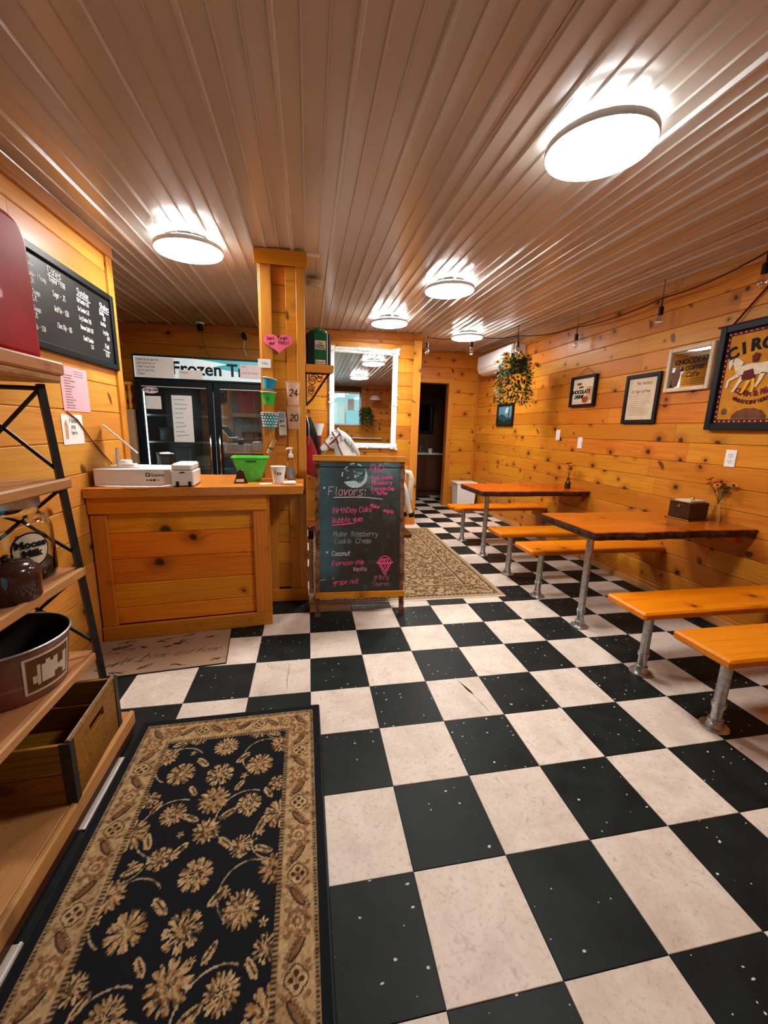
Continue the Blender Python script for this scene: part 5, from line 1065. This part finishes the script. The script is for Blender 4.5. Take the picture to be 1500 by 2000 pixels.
# ================================================================== TABLES AND BENCHES
def wavy_slab(x0, x1, y0, y1, z0, z1, amp, seed, n=40, chamfer=.0):
    """live-edge slab: outline polygon, top mesh and a bark strip around the sides"""
    rs = random.Random(seed); ph = [rs.uniform(0, 6) for _ in range(4)]
    def wob(u): return amp*(.5*math.sin(5*u+ph[0])+.3*math.sin(13*u+ph[1])+.2*math.sin(27*u+ph[2]))
    near = [(x0+(x1-x0)*i/n, y0+wob(i/n*2)) for i in range(n+1)]; far = [(x1-(x1-x0)*i/n, y1+wob(i/n*2+3)) for i in range(n+1)]
    near[0] = (x0+.012, near[0][1]+.004); far[-1] = (x0, far[-1][1]-.006)
    return near+far
def slab_parts(parent, poly, z0, z1, topmat, edgemat, und=.012):
    n = len(poly); cx_ = sum(p[0] for p in poly)/n; cy_ = sum(p[1] for p in poly)/n; c_ = .004
    inn = [(x+(cx_-x)*.004, y+(cy_-y)*.012) for x, y in poly]
    top = MB().raw([(x, y, z1) for x, y in inn]+[(x, y, z1-.006) for x, y in poly], [tuple(range(n))]+[(i, i+n, (i+1) % n+n, (i+1) % n) for i in range(n)]); part('top', top, topmat, parent)
    rs = random.Random(n); low = [(x+(cx_-x)*.006, y+(cy_-y)*.03+rs.uniform(-.003, .003)) for x, y in poly]; mid = [(x+rs.uniform(-.002, .002), y+rs.uniform(-.003, .003)) for x, y in poly]
    e = MB().raw([(x, y, z1-.0062) for x, y in poly]+[(x, y, (z0+z1)/2-.002+rs.uniform(-.004, .004)) for x, y in mid]+[(x, y, z0) for x, y in low], [(i, i+n, (i+1) % n+n, (i+1) % n) for i in range(n)]+[(i+n, i+2*n, (i+1) % n+2*n, (i+1) % n+n) for i in range(n)]+[tuple(range(3*n-1, 2*n-1, -1))]); part('live_edge', e, edgemat, parent)
def pipe_leg(parent, x, y, ztop, r=.0235):
    lg = part('leg', MB().lathe([(r, .012), (r, ztop-.012)], 20, T(x, y, 0)), 'galvanised', parent, smooth=50)
    part('floor_flange', MB().lathe([(0, 0), (.058, 0), (.06, .003), (.058, .007), (.036, .010), (.032, .016), (.031, .045), (.0245, .047)], 24, T(x, y, 0)), 'galvanised', lg, smooth=35)
    part('coupling', MB().lathe([(.0242, .105), (.029, .107), (.029, .128), (.0242, .130)], 20, T(x, y, 0)), 'galvanised', lg, smooth=35)
    part('top_flange', MB().lathe([(.0245, ztop-.035), (.032, ztop-.03), (.034, ztop-.008), (.055, ztop-.006), (.055, ztop-.0005)], 24, T(x, y, 0)), 'galvanised', lg, smooth=35)
    part('set_screw', MB().lathe([(0, 0), (.007, 0), (.007, .008), (0, .009)], 8, T(x-.030, y-.012, .033, 0, -90, 0)), 'chrome', lg)
for k, (yc, yp, lb) in enumerate(((-.405, -.455, 'live edge slab table with napkin box, nearer of two wall tables'), (1.215, 1.177, 'live edge slab table farther back, nearest the air conditioner'))):
    t = thing('slab_table', lb, 'table', (0, 0, 0), (0, 0, 0), 'live edge tables along the right wall')
    slab_parts(t, wavy_slab(1.695, XR-.004, yc-.295, yc+.285, .69, .745, .016, 3+k), .693, .748, 'table_wood', 'bark_edge'); pipe_leg(t, 1.872, yp, .692)
    part('wall_cleat', MB().box(XR-.042, XR-.0005, yc-.2, yc+.2, .62, .6925, .003), 'pine_counter', t)
for k, (yp, lb) in enumerate(((-1.445, 'nearest orange pine bench at the right edge of the picture'), (-1.011, 'orange pine bench on the near side of the napkin box table'), (.072, 'orange pine bench on the far side of the napkin box table'), (.590, 'orange pine bench just before the farther table'), (1.775, 'farthest orange pine bench by the white trash can'))):
    t = thing('pine_bench', lb, 'bench', (0, 0, 0), (0, 0, 0), 'pipe leg benches along the right wall'); w2 = .138
    bx_ = MB().box(1.688, XR-.004, yp-w2, yp+w2, .394, .436, .010); o = part('seat', bx_, 'bench_wood', t); pipe_leg(t, 1.862, yp, .3935)
    part('wall_cleat', MB().box(XR-.06, XR-.0005, yp-.11, yp+.11, .30, .3935, .003), 'pine_counter', t)
# things on the tables
t = thing('napkin_box', 'dark brown wooden napkin box with brass rails on the nearer table', 'napkin box', (2.70, -.375, .7485), (0, 0, 8))
part('tray', MB().box(-.105, .105, -.085, .085, 0, .010, .002), 'box_brown', t); part('body', MB().box(-.095, .095, -.075, .075, .0105, .125, .004), 'box_brown', t); part('rail', MB().box(-.10, -.088, -.082, .082, .1255, .133, .002), 'brass', t); part('rail', MB().box(-.112, -.1055, -.088, .088, .0, .012, .002), 'brass', t)
part('napkins', MB().box(-.075, .085, -.055, .055, .1255, .14, .002), 'cream_aged', t); part('clasp', MB().lathe([(0, 0), (.012, 0), (.010, .008), (0, .010)], 12, T(-.0955, .0, .10, 0, -90)), 'brass', t, smooth=40); part('knob', MB().sphere((.0, -.02, .15), .011, 10, 8), 'brass', t, smooth=60)
def bouquet(t, z0, n, seed, mats, spread, hgt, leafn):
    rs = random.Random(seed); lf = MB(); stem = MB()
    for k in range(leafn):
        a = rs.uniform(0, 6.28); el = rs.uniform(.2, 1.2); L = rs.uniform(.03, .06); b = Vector((rs.uniform(-.5, .5)*spread, rs.uniform(-.5, .5)*spread, z0+hgt*rs.uniform(.45, .9))); d = Vector((math.cos(a)*math.cos(el), math.sin(a)*math.cos(el), math.sin(el)-.3)); s_ = d.cross(Vector((0, 0, 1))).normalized()*L*.22
        lf.raw([b, b+d*L*.5+s_, b+d*L, b+d*L*.5-s_, b+d*L*.5+Vector((0, 0, L*.06))], [(0, 1, 4), (1, 2, 4), (2, 3, 4), (3, 0, 4)])
    part('leaves', lf, 'leaf_dark', t)
    for k in range(n):
        a = 2*math.pi*k/n+rs.uniform(-.3, .3); rr_ = spread*rs.uniform(.35, 1); p = Vector((rr_*math.cos(a), rr_*math.sin(a), z0+hgt*rs.uniform(.75, 1.05))); fl_ = MB(); nrm = Vector((math.cos(a)*.6, math.sin(a)*.6, 1)).normalized(); u_ = nrm.orthogonal().normalized(); w2 = nrm.cross(u_)
        stem.tube([(0, 0, z0), (p.x*.4, p.y*.4, z0+hgt*.45), tuple(p)], .0018, 5)
        for q_ in range(12):
            b = 2*math.pi*q_/12; d = u_*math.cos(b)+w2*math.sin(b); s_ = nrm.cross(d)*.007; R_ = .030; fl_.raw([p+d*.004, p+d*R_*.6+s_+nrm*.004, p+d*R_+nrm*.010, p+d*R_*.6-s_+nrm*.004], [(0, 1, 2, 3)])
        o = part('flower', fl_, mats[k % len(mats)], t); part('flower_heart', MB().sphere(tuple(p+nrm*.004), .008, 8, 6), 'petal_heart', o, smooth=60)
    part('stems', stem, 'leaf_dark', t)
t = thing('flower_vase', 'slim glass vase of orange artificial flowers behind the napkin box', 'vase', (2.852, -.455, .7485)); part('glass', MB().lathe([(0, 0), (.028, 0), (.03, .006), (.024, .07), (.014, .11), (.017, .125)], 20), 'clear_glass', t, smooth=50); bouquet(t, .125, 8, 4, ('petal_orange', 'petal_rust', 'petal_yellow', 'petal_orange'), .075, .17, 26)
t = thing('bud_vase', 'small dark bud vase with orange flowers on the farther table', 'vase', (2.775, 1.13, .7485)); part('vase', MB().lathe([(0, 0), (.028, 0), (.032, .01), (.030, .06), (.014, .085), (.012, .11), (.016, .118)], 20), 'brown_ceramic', t, smooth=50); bouquet(t, .118, 5, 6, ('petal_orange', 'petal_yellow', 'petal_rust'), .05, .14, 16)
# ================================================================== RIGHT WALL
def on_wall(name, lb, cat, y_left, z): return thing(name, lb, cat, (XR-.001, y_left, z), (0, 0, -90))
# circus sign
CWd, CHt = .56, .70
t = on_wall('circus_sign', 'yellow circus poster sign in dark frame with red dotted border', 'sign', -.235, 1.385)
part('frame', frame_mb(0, CWd, 0, CHt, .045, -.045, -.001, .004), 'black_frame', t); part('border_panel', MB().box(.044, CWd-.044, -.018, -.003, .044, CHt-.044), 'dark_red', t); pn = part('panel', MB().box(.072, CWd-.072, -.022, -.0185, .072, CHt-.072), 'circus_yellow', t)
dt = MB()
for k in range(18):
    zz_ = .058+(CHt-.116)*k/17; [dt.sphere((x, -.020, zz_), (.0055, .004, .0055), 8, 5) for x in (.058, CWd-.058)]
for k in range(1, 13): xx = .058+(CWd-.116)*k/13; [dt.sphere((xx, -.020, z), (.0055, .004, .0055), 8, 5) for z in (.058, CHt-.058)]
part('marquee_dots', dt, 'cream', t)
cx_ = CWd/2; lm = MB()
for i_, ch in enumerate('CIRCUS'):
    a = (i_-2.5)*.17; v, f = glyphs(ch, .105, .004, .002); lm.raw(v, f, T(cx_+.40*math.sin(a), -.0225, .115+.40*math.cos(a)) @ Matrix.Rotation(a, 4, 'Y'))
part('arched_lettering', lm, 'ink_black', pn)
lm = MB()
for wd, rad, zc0, sz, st in (('CLARA & REX', .55, .75, .05, .058), ('MAGNIFICENT HORSE', .55, .70, .033, .04)):
    for i_, ch in enumerate(wd):
        if ch == ' ': continue
        a = (i_-(len(wd)-1)/2)*st*1.05; v, f = glyphs(ch, sz, .0015, .001); lm.raw(v, f, T(cx_+rad*math.sin(a)*.62, -.0225, zc0-rad*math.cos(a)+.02) @ Matrix.Rotation(-a*.6, 4, 'Y'))
part('curved_lettering', lm, 'dark_red', pn)
hw = MB(); O_ = lambda pts, k=.0, s_=1: hw.prism([(cx_+x*s_, .385+z*s_) for x, z in pts], -.030, -.0222)
O_([(-.13, -.01), (-.10, .035), (-.04, .045), (.03, .04), (.09, .05), (.14, .045), (.155, .01), (.14, -.03), (.06, -.025), (-.02, -.03), (-.08, -.035)])
O_([(-.10, .03), (-.13, .0), (-.15, .04), (-.165, .075), (-.15, .095), (-.12, .085), (-.09, .06)]); O_([(-.165, .09), (-.19, .075), (-.185, .03), (-.172, .02), (-.160, .06), (-.150, .09)])
for q_ in ([(-.12, -.01), (-.18, -.05), (-.185, -.10), (-.17, -.10), (-.165, -.055), (-.10, -.03)], [(-.09, -.02), (-.115, -.08), (-.14, -.13), (-.12, -.13), (-.095, -.08), (-.06, -.03)], [(.03, -.02), (.02, -.07), (.0, -.11), (.018, -.11), (.04, -.07), (.06, -.02)], [(.12, -.02), (.10, -.07), (.085, -.115), (.105, -.115), (.13, -.06), (.155, .0)], [(.15, .03), (.19, .0), (.18, -.06), (.165, -.06), (.165, -.01), (.14, .01)]): O_(q_)
part('horse_relief', hw, 'cream', pn)
rw = MB(); rw.prism([(cx_+x, .385+z) for x, z in [(-.075, .0), (-.02, .01), (.0, -.045), (-.045, -.06), (-.085, -.05)]], -.033, -.0303); rw.prism([(cx_+x, .385+z) for x, z in [(-.03, .05), (.0, .055), (.005, .10), (-.02, .11), (-.04, .09)]], -.033, -.0303); part('rider_dress', rw, 'dark_red', pn)
lw = MB(); lw.prism([(cx_+x, .385+z) for x, z in [(-.05, -.06), (-.06, -.12), (-.08, -.14), (-.06, -.145), (-.045, -.12), (-.02, -.06)]], -.033, -.0303); lw.prism([(cx_+x, .385+z) for x, z in [(-.02, -.055), (-.01, -.10), (-.015, -.14), (.005, -.14), (.01, -.10), (.0, -.05)]], -.033, -.0303); part('rider_legs', lw, 'petal_yellow', pn)
ds = MB(); [ds.prism([(x+.02*math.cos(a*math.pi/10), .125+.022*math.sin(a*math.pi/10)) for a in range(20)], -.0245, -.0222) for x in (.115, CWd-.115)]; ds.prism([(cx_+.11*math.cos(a*math.pi/12), .076+.065*math.sin(a*math.pi/12)+(.006 if a % 2 else 0)) for a in range(13)], -.0245, -.0222); part('emblem', ds, 'sepia', pn)
part('hanging_strap', MB().tube([(.05, -.022, CHt-.01), (.16, -.012, CHt+.12), (CWd/2, -.008, CHt+.25), (CWd-.16, -.012, CHt+.12), (CWd-.05, -.022, CHt-.01)], .010, 6, ry=.004), 'dark_red', t); part('cross_bar', MB().tube([(-.04, -.02, CHt+.006), (CWd+.04, -.02, CHt+.006)], .006, 6), 'dark_red', t)
# chocolate mirror sign
t = on_wall('chocolate_mirror', 'small wide mirror sign printed with chocolate lettering in wooden frame', 'mirror sign', .190, 1.68); w2, h2 = .385, .335
part('frame', frame_mb(0, w2, 0, h2, .032, -.028, -.001, .005), 'cream_aged', t); g_ = part('glass', MB().box(.028, w2-.028, -.010, -.004, .028, h2-.028), 'mirror_glass', t); lm = MB()
v, f = glyphs('CHOCOLATE', .052, .002, .0006, shear=.2); lm.raw(v, f, T(w2*.56, -.0105, .205)); v, f = glyphs('& COFFEE', .045, .002, .0006, shear=.2); lm.raw(v, f, T(w2*.56, -.0105, .155)); lettering(lm, 'Cafe', .18, .105, .036, -.0108, w=.005)
for k in range(3): ribbon(lm, [(.15, .085-.016*k), (.33, .085-.016*k)], .004, -.0108)
part('lettering', lm, 'ink_black', g_)
part('figure_print', MB().prism([(.06, .04), (.11, .04), (.125, .12), (.115, .20), (.10, .225), (.085, .20), (.06, .13)], -.0112, -.0104), 'sepia', g_)
# framed document
t = on_wall('framed_document', 'aged cream document in a dark grey frame between two wall signs', 'framed document', .610, 1.435); w2, h2 = .375, .425
part('frame', frame_mb(0, w2, 0, h2, .034, -.026, -.001, .004), 'black_frame', t); d_ = part('paper', MB().box(.030, w2-.030, -.012, -.004, .030, h2-.030), 'cream_aged', t); lm = MB()
lettering(lm, 'The History', .12, .335, .022, -.0125, w=.003); lettering(lm, 'Of Our Coffee', .075, .265, .022, -.0125, w=.003)
for k in range(11): ribbon(lm, [(.06, .245-.017*k), (w2-.07-rnd.uniform(0, .05), .245-.017*k)], .0022, -.0125)
part('writing', lm, 'sepia', d_)
# chocolate drink poster
t = on_wall('drink_poster', 'small framed chocolate drink poster with mug picture hanging by a wire', 'poster', 1.405, 1.62); w2, h2 = .395, .315
part('frame', frame_mb(0, w2, 0, h2, .024, -.04, -.001, .003), 'black_frame', t); d_ = part('print', MB().box(.022, w2-.022, -.016, -.006, .022, h2-.022), 'cream', t); lm = MB()
v, f = glyphs('CHOCOLATE', .052, .003, .0006); lm.raw(v, f, T(.15, -.0165, .135)); v, f = glyphs('DRINK', .05, .003, .0006); lm.raw(v, f, T(.14, -.0165, .085)); part('lettering', lm, 'ink_black', d_)
dm = MB(); dm.prism([(.255, .06), (.34, .06), (.352, .20), (.245, .20)], -.0172, -.0162); part('glass_print', dm, 'tan_cup', d_); dm = MB(); dm.prism([(.21+.05*math.cos(a*math.pi/8)+.03, .07+.035*math.sin(a*math.pi/8)) for a in range(16)], -.018, -.0173); part('cup_print', dm, 'petal_rust', d_)
dm = MB(); dm.prism([(.12+.04*math.cos(a*math.pi/8), .235+.012*math.sin(a*math.pi/8)) for a in range(16)], -.0172, -.0162); dm.prism([(.16+.04*math.cos(a*math.pi/8), .20+.012*math.sin(a*math.pi/8)) for a in range(16)], -.0172, -.0162); part('swirl_print', dm, 'sepia', d_)
part('hanging_wire', MB().tube([(.05, -.012, h2-.004), (w2/2, -.004, h2+.085), (w2-.05, -.012, h2-.004)], .0022, 5), 'copper_wire', t)
t = on_wall('dark_picture', 'dark landscape photograph in black frame below the hanging plant', 'picture', 3.19, 1.42); w2, h2 = .50, .325
part('frame', frame_mb(0, w2, 0, h2, .03, -.03, -.001, .003), 'black_frame', t); nx, ny = 60, 44; P = Paint(w2-.05, h2-.05, nx, ny, (.10, .22, .28)); P.mask(P.y < .12+.03*np.sin(P.x*14), (.02, .06, .07)); P.mask(P.y < .06+.02*np.sin(P.x*20+1), (.012, .02, .02)); P.ell(.28, .20, .07, .04, .3, (.45, .55, .6)); P.ell(.33, .16, .02, .09, 0, (.02, .05, .05)); grid_print('print', w2-.05, h2-.05, nx, ny, P.c, t, .006, 'print_colours', True, loc=(.025, -.004, .025))
def plate(nm, lb, cat, y, z, outlet=False):
    t = on_wall(nm, lb, cat, y, z); part('plate', MB().box(0, .075, -.006, 0, 0, .118, .002), 'white_plastic', t)
    if outlet:
        for zz_ in (.022, .066): part('socket', MB().box(.021, .054, -.0085, -.0062, zz_, zz_+.03, .002), 'white_plastic', t); part('slots', MB().box(.028, .031, -.0092, -.0086, zz_+.012, zz_+.024).box(.043, .046, -.0092, -.0086, zz_+.012, zz_+.024).box(.035, .040, -.0092, -.0086, zz_+.004, zz_+.009), 'outlet_slot', t)
    else: part('rocker', MB().box(.026, .049, -.0095, -.0062, .03, .088, .002), 'white_plastic', t)
    part('screw', MB().lathe([(0, 0), (.003, 0), (.002, .0015), (0, .002)], 8, T(.0375, -.0062, .059 if outlet else .105, 90)), 'metal_grey', t)
plate('light_switch', 'white switch plate farther along the pine wall, beside the hanging plant shadow', 'switch', 1.625, 1.255); plate('light_switch', 'white switch plate below the chocolate drink poster', 'switch', 1.215, 1.178); plate('wall_outlet', 'white duplex outlet above the nearer table', 'outlet', -.405, 1.132, True)
# air conditioner
t = on_wall('air_conditioner', 'white mini split air conditioner high on the right wall', 'air conditioner', 3.62, 2.205); AL = 1.10
prof = [(0, 0), (-.12, .0), (-.185, .035), (-.215, .09), (-.215, .26), (-.20, .285), (0, .285)]
me = MB().raw([(x, y, z) for x in (0, AL) for y, z in prof], [tuple(range(6, -1, -1)), tuple(range(7, 14))]+[(i, (i+1) % 7, (i+1) % 7+7, i+7) for i in range(7)]); part('casing', me, 'white_plastic', t, smooth=35)
part('louvre', MB().box(.03, AL-.03, -.032, .032, -.003, .003, .001), 'white_plastic', t, (0, -.155, .014), (-28, 0, 0)); part('front_seam', MB().box(.004, AL-.004, -.2162, -.2148, .086, .090), 'metal_grey', t); part('end_cap', MB().box(AL+.0005, AL+.008, -.20, -.01, .02, .275, .004), 'white_plastic', t)
# ================================================================== STRING LIGHTS, HANGING PLANT
W0 = [(1.53, 2.56, 2.50), (1.99, 2.20, 2.472), (2.47, 1.95, 2.455), (2.80, 1.314, 2.43), (2.80, .254, 2.413), (2.80, -.50, 2.463), (2.80, -1.35, 2.42), (2.8, -2.3, 2.40), (2.6, -3.05, 2.42), (1.4, -3.08, 2.36), (.3, -3.08, 2.40)]
wp = []
for a, b in zip(W0, W0[1:]):
    for k in range(8): u_ = k/8; p = Vector(a).lerp(Vector(b), u_); p.z -= .05*4*u_*(1-u_)*.6; wp.append(tuple(p))
wp.append(W0[-1]); t = thing('string_lights', 'black string of clear bulbs strung along the right wall under the ceiling', 'string lights', (0, 0, 0)); part('wire', MB().tube(wp, .005, 6), 'black_plastic', t, smooth=60)
hk = MB()
for p in W0[:3]+W0[3:8]:
    zt = zc(p[0], p[1])-.012; hk.tube([(p[0], p[1], p[2]), (p[0], p[1]+.003, zt)], .0025, 5)
part('hooks', hk, 'black_iron', t)
for i_, p in enumerate(W0):
    if i_ in (8,): continue
    x, y, z = p; s_ = part('bulb_socket', MB().tube([(x, y, z-.002), (x, y, z-.07)], .005, 6).lathe([(.012, -.065), (.018, -.07), (.019, -.125), (.014, -.130)], 14, T(x, y, z)), 'black_plastic', t, smooth=40)
    part('bulb', MB().lathe([(.013, -.131), (.018, -.145), (.029, -.175), (.026, -.198), (.012, -.213), (0, -.215)], 16, T(x, y, z)), 'bulb_glass', s_, smooth=60); part('filament', MB().tube([(x-.006, y, z-.135), (x-.010, y, z-.18), (x, y, z-.19), (x+.010, y, z-.18), (x+.006, y, z-.135)], .0012, 5), 'petal_orange', s_)
def hanging_plant(nm, lb, x, y, z, seed, s=1.0):
    t = thing(nm, lb, 'hanging plant', (x, y, 0)); rs = random.Random(seed); zt = zc(x, y)-.012
    part('basket', MB().lathe([(0, z-.02), (.07*s, z-.018), (.125*s, z+.06), (.135*s, z+.11), (.12*s, z+.11), (0, z+.09)], 18), 'basket', t, smooth=40)
    hg = MB(); [hg.tube([(.13*s*math.cos(a), .13*s*math.sin(a), z+.11), (.02*math.cos(a), .02*math.sin(a), z+.33)], .003, 5) for a in (0.3, 2.4, 4.5)]; hg.tube([(0, 0, z+.33), (0, 0, zt)], .003, 5); part('hanger', hg, 'black_iron', t)
    for mat_, n_ in (('leaf_dark', 1150), ('leaf_light', 330)):
        lf = MB()
        for k in range(n_):
            a = rs.uniform(0, 6.28); h = rs.random()**1.25; zz_ = z+.19-.55*h*s; r_ = s*(.13+.085*math.sin(min(1, h*1.8)*1.57))*rs.uniform(.55, 1.08); b = Vector((r_*math.cos(a), r_*math.sin(a), zz_+rs.uniform(-.03, .03))); L = rs.uniform(.034, .062)
            d = Vector((math.cos(a)*rs.uniform(.3, 1.1), math.sin(a)*rs.uniform(.3, 1.1), rs.uniform(-.9, .35))).normalized(); s_ = d.cross(Vector((rs.uniform(-.3, .3), rs.uniform(-.3, .3), 1))).normalized()*L*.28
            lf.raw([b, b+d*L*.45+s_, b+d*L, b+d*L*.45-s_], [(0, 1, 2, 3)])
        part('leaves', lf, mat_, t)['kind'] = 'stuff'
    vn = MB()
    for k in range(14): a = k*.45+rs.uniform(-.1, .1); r_ = .17*s; L = rs.uniform(.25, .40)*s; vn.tube([(.1*s*math.cos(a), .1*s*math.sin(a), z+.10), (r_*math.cos(a), r_*math.sin(a), z+.08), (r_*1.12*math.cos(a), r_*1.12*math.sin(a), z-.12), (r_*1.1*math.cos(a+.1), r_*1.1*math.sin(a+.1), z+.10-L)], .0022, 5)
    part('vines', vn, 'leaf_dark', t)
    for k, (dx, dy, dz) in enumerate(((-.14, -.10, .12), (-.06, -.16, .14), (.03, -.15, .15), (.13, -.14, .06), (-.15, -.13, .03), (-.07, -.19, -.09), (.10, .12, .12), (-.17, .0, .10), (-.12, -.05, .18))):
        p = Vector((dx*s*1.35, dy*s*1.35, z+dz)); nrm = Vector((dx*.5-.05, dy-.1, .2)).normalized(); u_ = nrm.orthogonal().normalized(); w2 = nrm.cross(u_); fl_ = MB()
        for q_ in range(14):
            b = 2*math.pi*q_/14; d = u_*math.cos(b)+w2*math.sin(b); s_ = nrm.cross(d)*.011; R_ = .050; fl_.raw([p+d*.008, p+d*R_*.6+s_+nrm*.004, p+d*R_+nrm*.008, p+d*R_*.6-s_+nrm*.004], [(0, 1, 2, 3)])
        o = part('flower', fl_, 'petal_yellow', t); part('flower_heart', MB().sphere(tuple(p+nrm*.003), (.014, .014, .014), 8, 6), 'petal_heart', o, smooth=60)
    return t
hanging_plant('hanging_plant', 'hanging basket of trailing leaves and yellow sunflowers before the air conditioner', 2.455, 1.93, 2.04, 5)
hanging_plant('hanging_plant', 'trailing green plant hanging beside the front window seen in the mirror', 1.52, -2.75, 1.66, 9, .75)
# ================================================================== BACK OF THE ROOM
t = thing('trash_can', 'white plastic trash can in the back corner beside the doorway', 'trash can', (2.665, 3.80, 0)); part('bin', tub(.15, .12, .175, .145, .44, .006), 'white_plastic', t); part('lid', MB().box(-.19, .19, -.155, .155, .441, .468, .008), 'white_plastic', t)
t = thing('washroom_vanity', 'dark wooden washroom vanity with pale basin top beyond the doorway', 'vanity', (2.32, 5.15, 0)); part('cabinet', MB().box(-.40, .40, -.01, .50, .10, .84, .004), 'dark_wood', t); part('plinth', MB().box(-.38, .38, .04, .50, 0, .0995), 'dark_wood', t)
for x0, x1 in ((-.385, -.01), (.01, .385)): d_ = part('door', MB().box(x0, x1, -.030, -.011, .13, .80, .004), 'dark_wood', t); part('door_panel', MB().box(x0+.05, x1-.05, -.034, -.0305, .19, .74, .006), 'dark_wood', d_)
part('basin_top', MB().box(-.42, .42, -.04, .52, .8405, .872, .005), 'porcelain', t); part('faucet', MB().tube([(0, .35, .872), (0, .35, .98), (0, .28, 1.02), (0, .22, .99)], .012, 10), 'chrome', t, smooth=60)
tag(part('soap_dish', MB().lathe([(0, 0), (.04, 0), (.06, .03), (.055, .03), (.036, .006), (0, .006)], 20), 'porcelain', loc=(2.14, 5.22, .8725), smooth=40), 'small white dish on the washroom vanity', 'dish'); tag(part('soap_cup', cup(.045, .035, .09), 'porcelain', loc=(2.45, 5.2, .8725), smooth=40), 'small pale cup on the washroom vanity', 'cup')
t = thing('washroom_mirror', 'dark framed mirror above the washroom vanity', 'mirror', (2.35, 5.718, 1.25)); part('frame', frame_mb(-.30, .30, 0, .62, .06, -.03, -.001, .004), 'black_frame', t); part('glass', MB().box(-.245, .245, -.014, -.010, .055, .565), 'mirror_glass', t)
t = thing('towel_dispenser', 'small pale towel dispenser on the washroom wall', 'dispenser', (1.98, 5.70, 1.18)); part('case', MB().box(-.07, .07, -.10, 0, 0, .20, .015), 'white_plastic', t); part('slot', MB().box(-.05, .05, -.102, -.1005, .01, .02), 'ink_black', t)
# front wall pieces that the mirror shows
t = thing('pendant_shade', 'pale pink hanging pendant shade near the front wall', 'pendant lamp', (1.72, -2.6, 2.05)); part('shade', MB().lathe([(.03, .12), (.10, .11), (.15, .03), (.14, .0), (.13, .0), (.14, .03), (.09, .10), (.03, .11)], 28, caps=False), 'pendant_pink', t, smooth=50); part('cord', MB().tube([(0, 0, .12), (0, 0, zc(1.72, -2.6)-.02-2.05)], .004, 6), 'black_plastic', t)
t = thing('front_ledge', 'white ledge below the front window on the entrance wall', 'ledge', (1.55, YF+.0005, 1.05)); part('board', MB().box(-.55, .45, 0, .11, 0, .03, .004), 'strip_white', t); part('support', MB().box(-.5, -.47, 0, .09, -.1, -.0005, .002), 'strip_white', t)
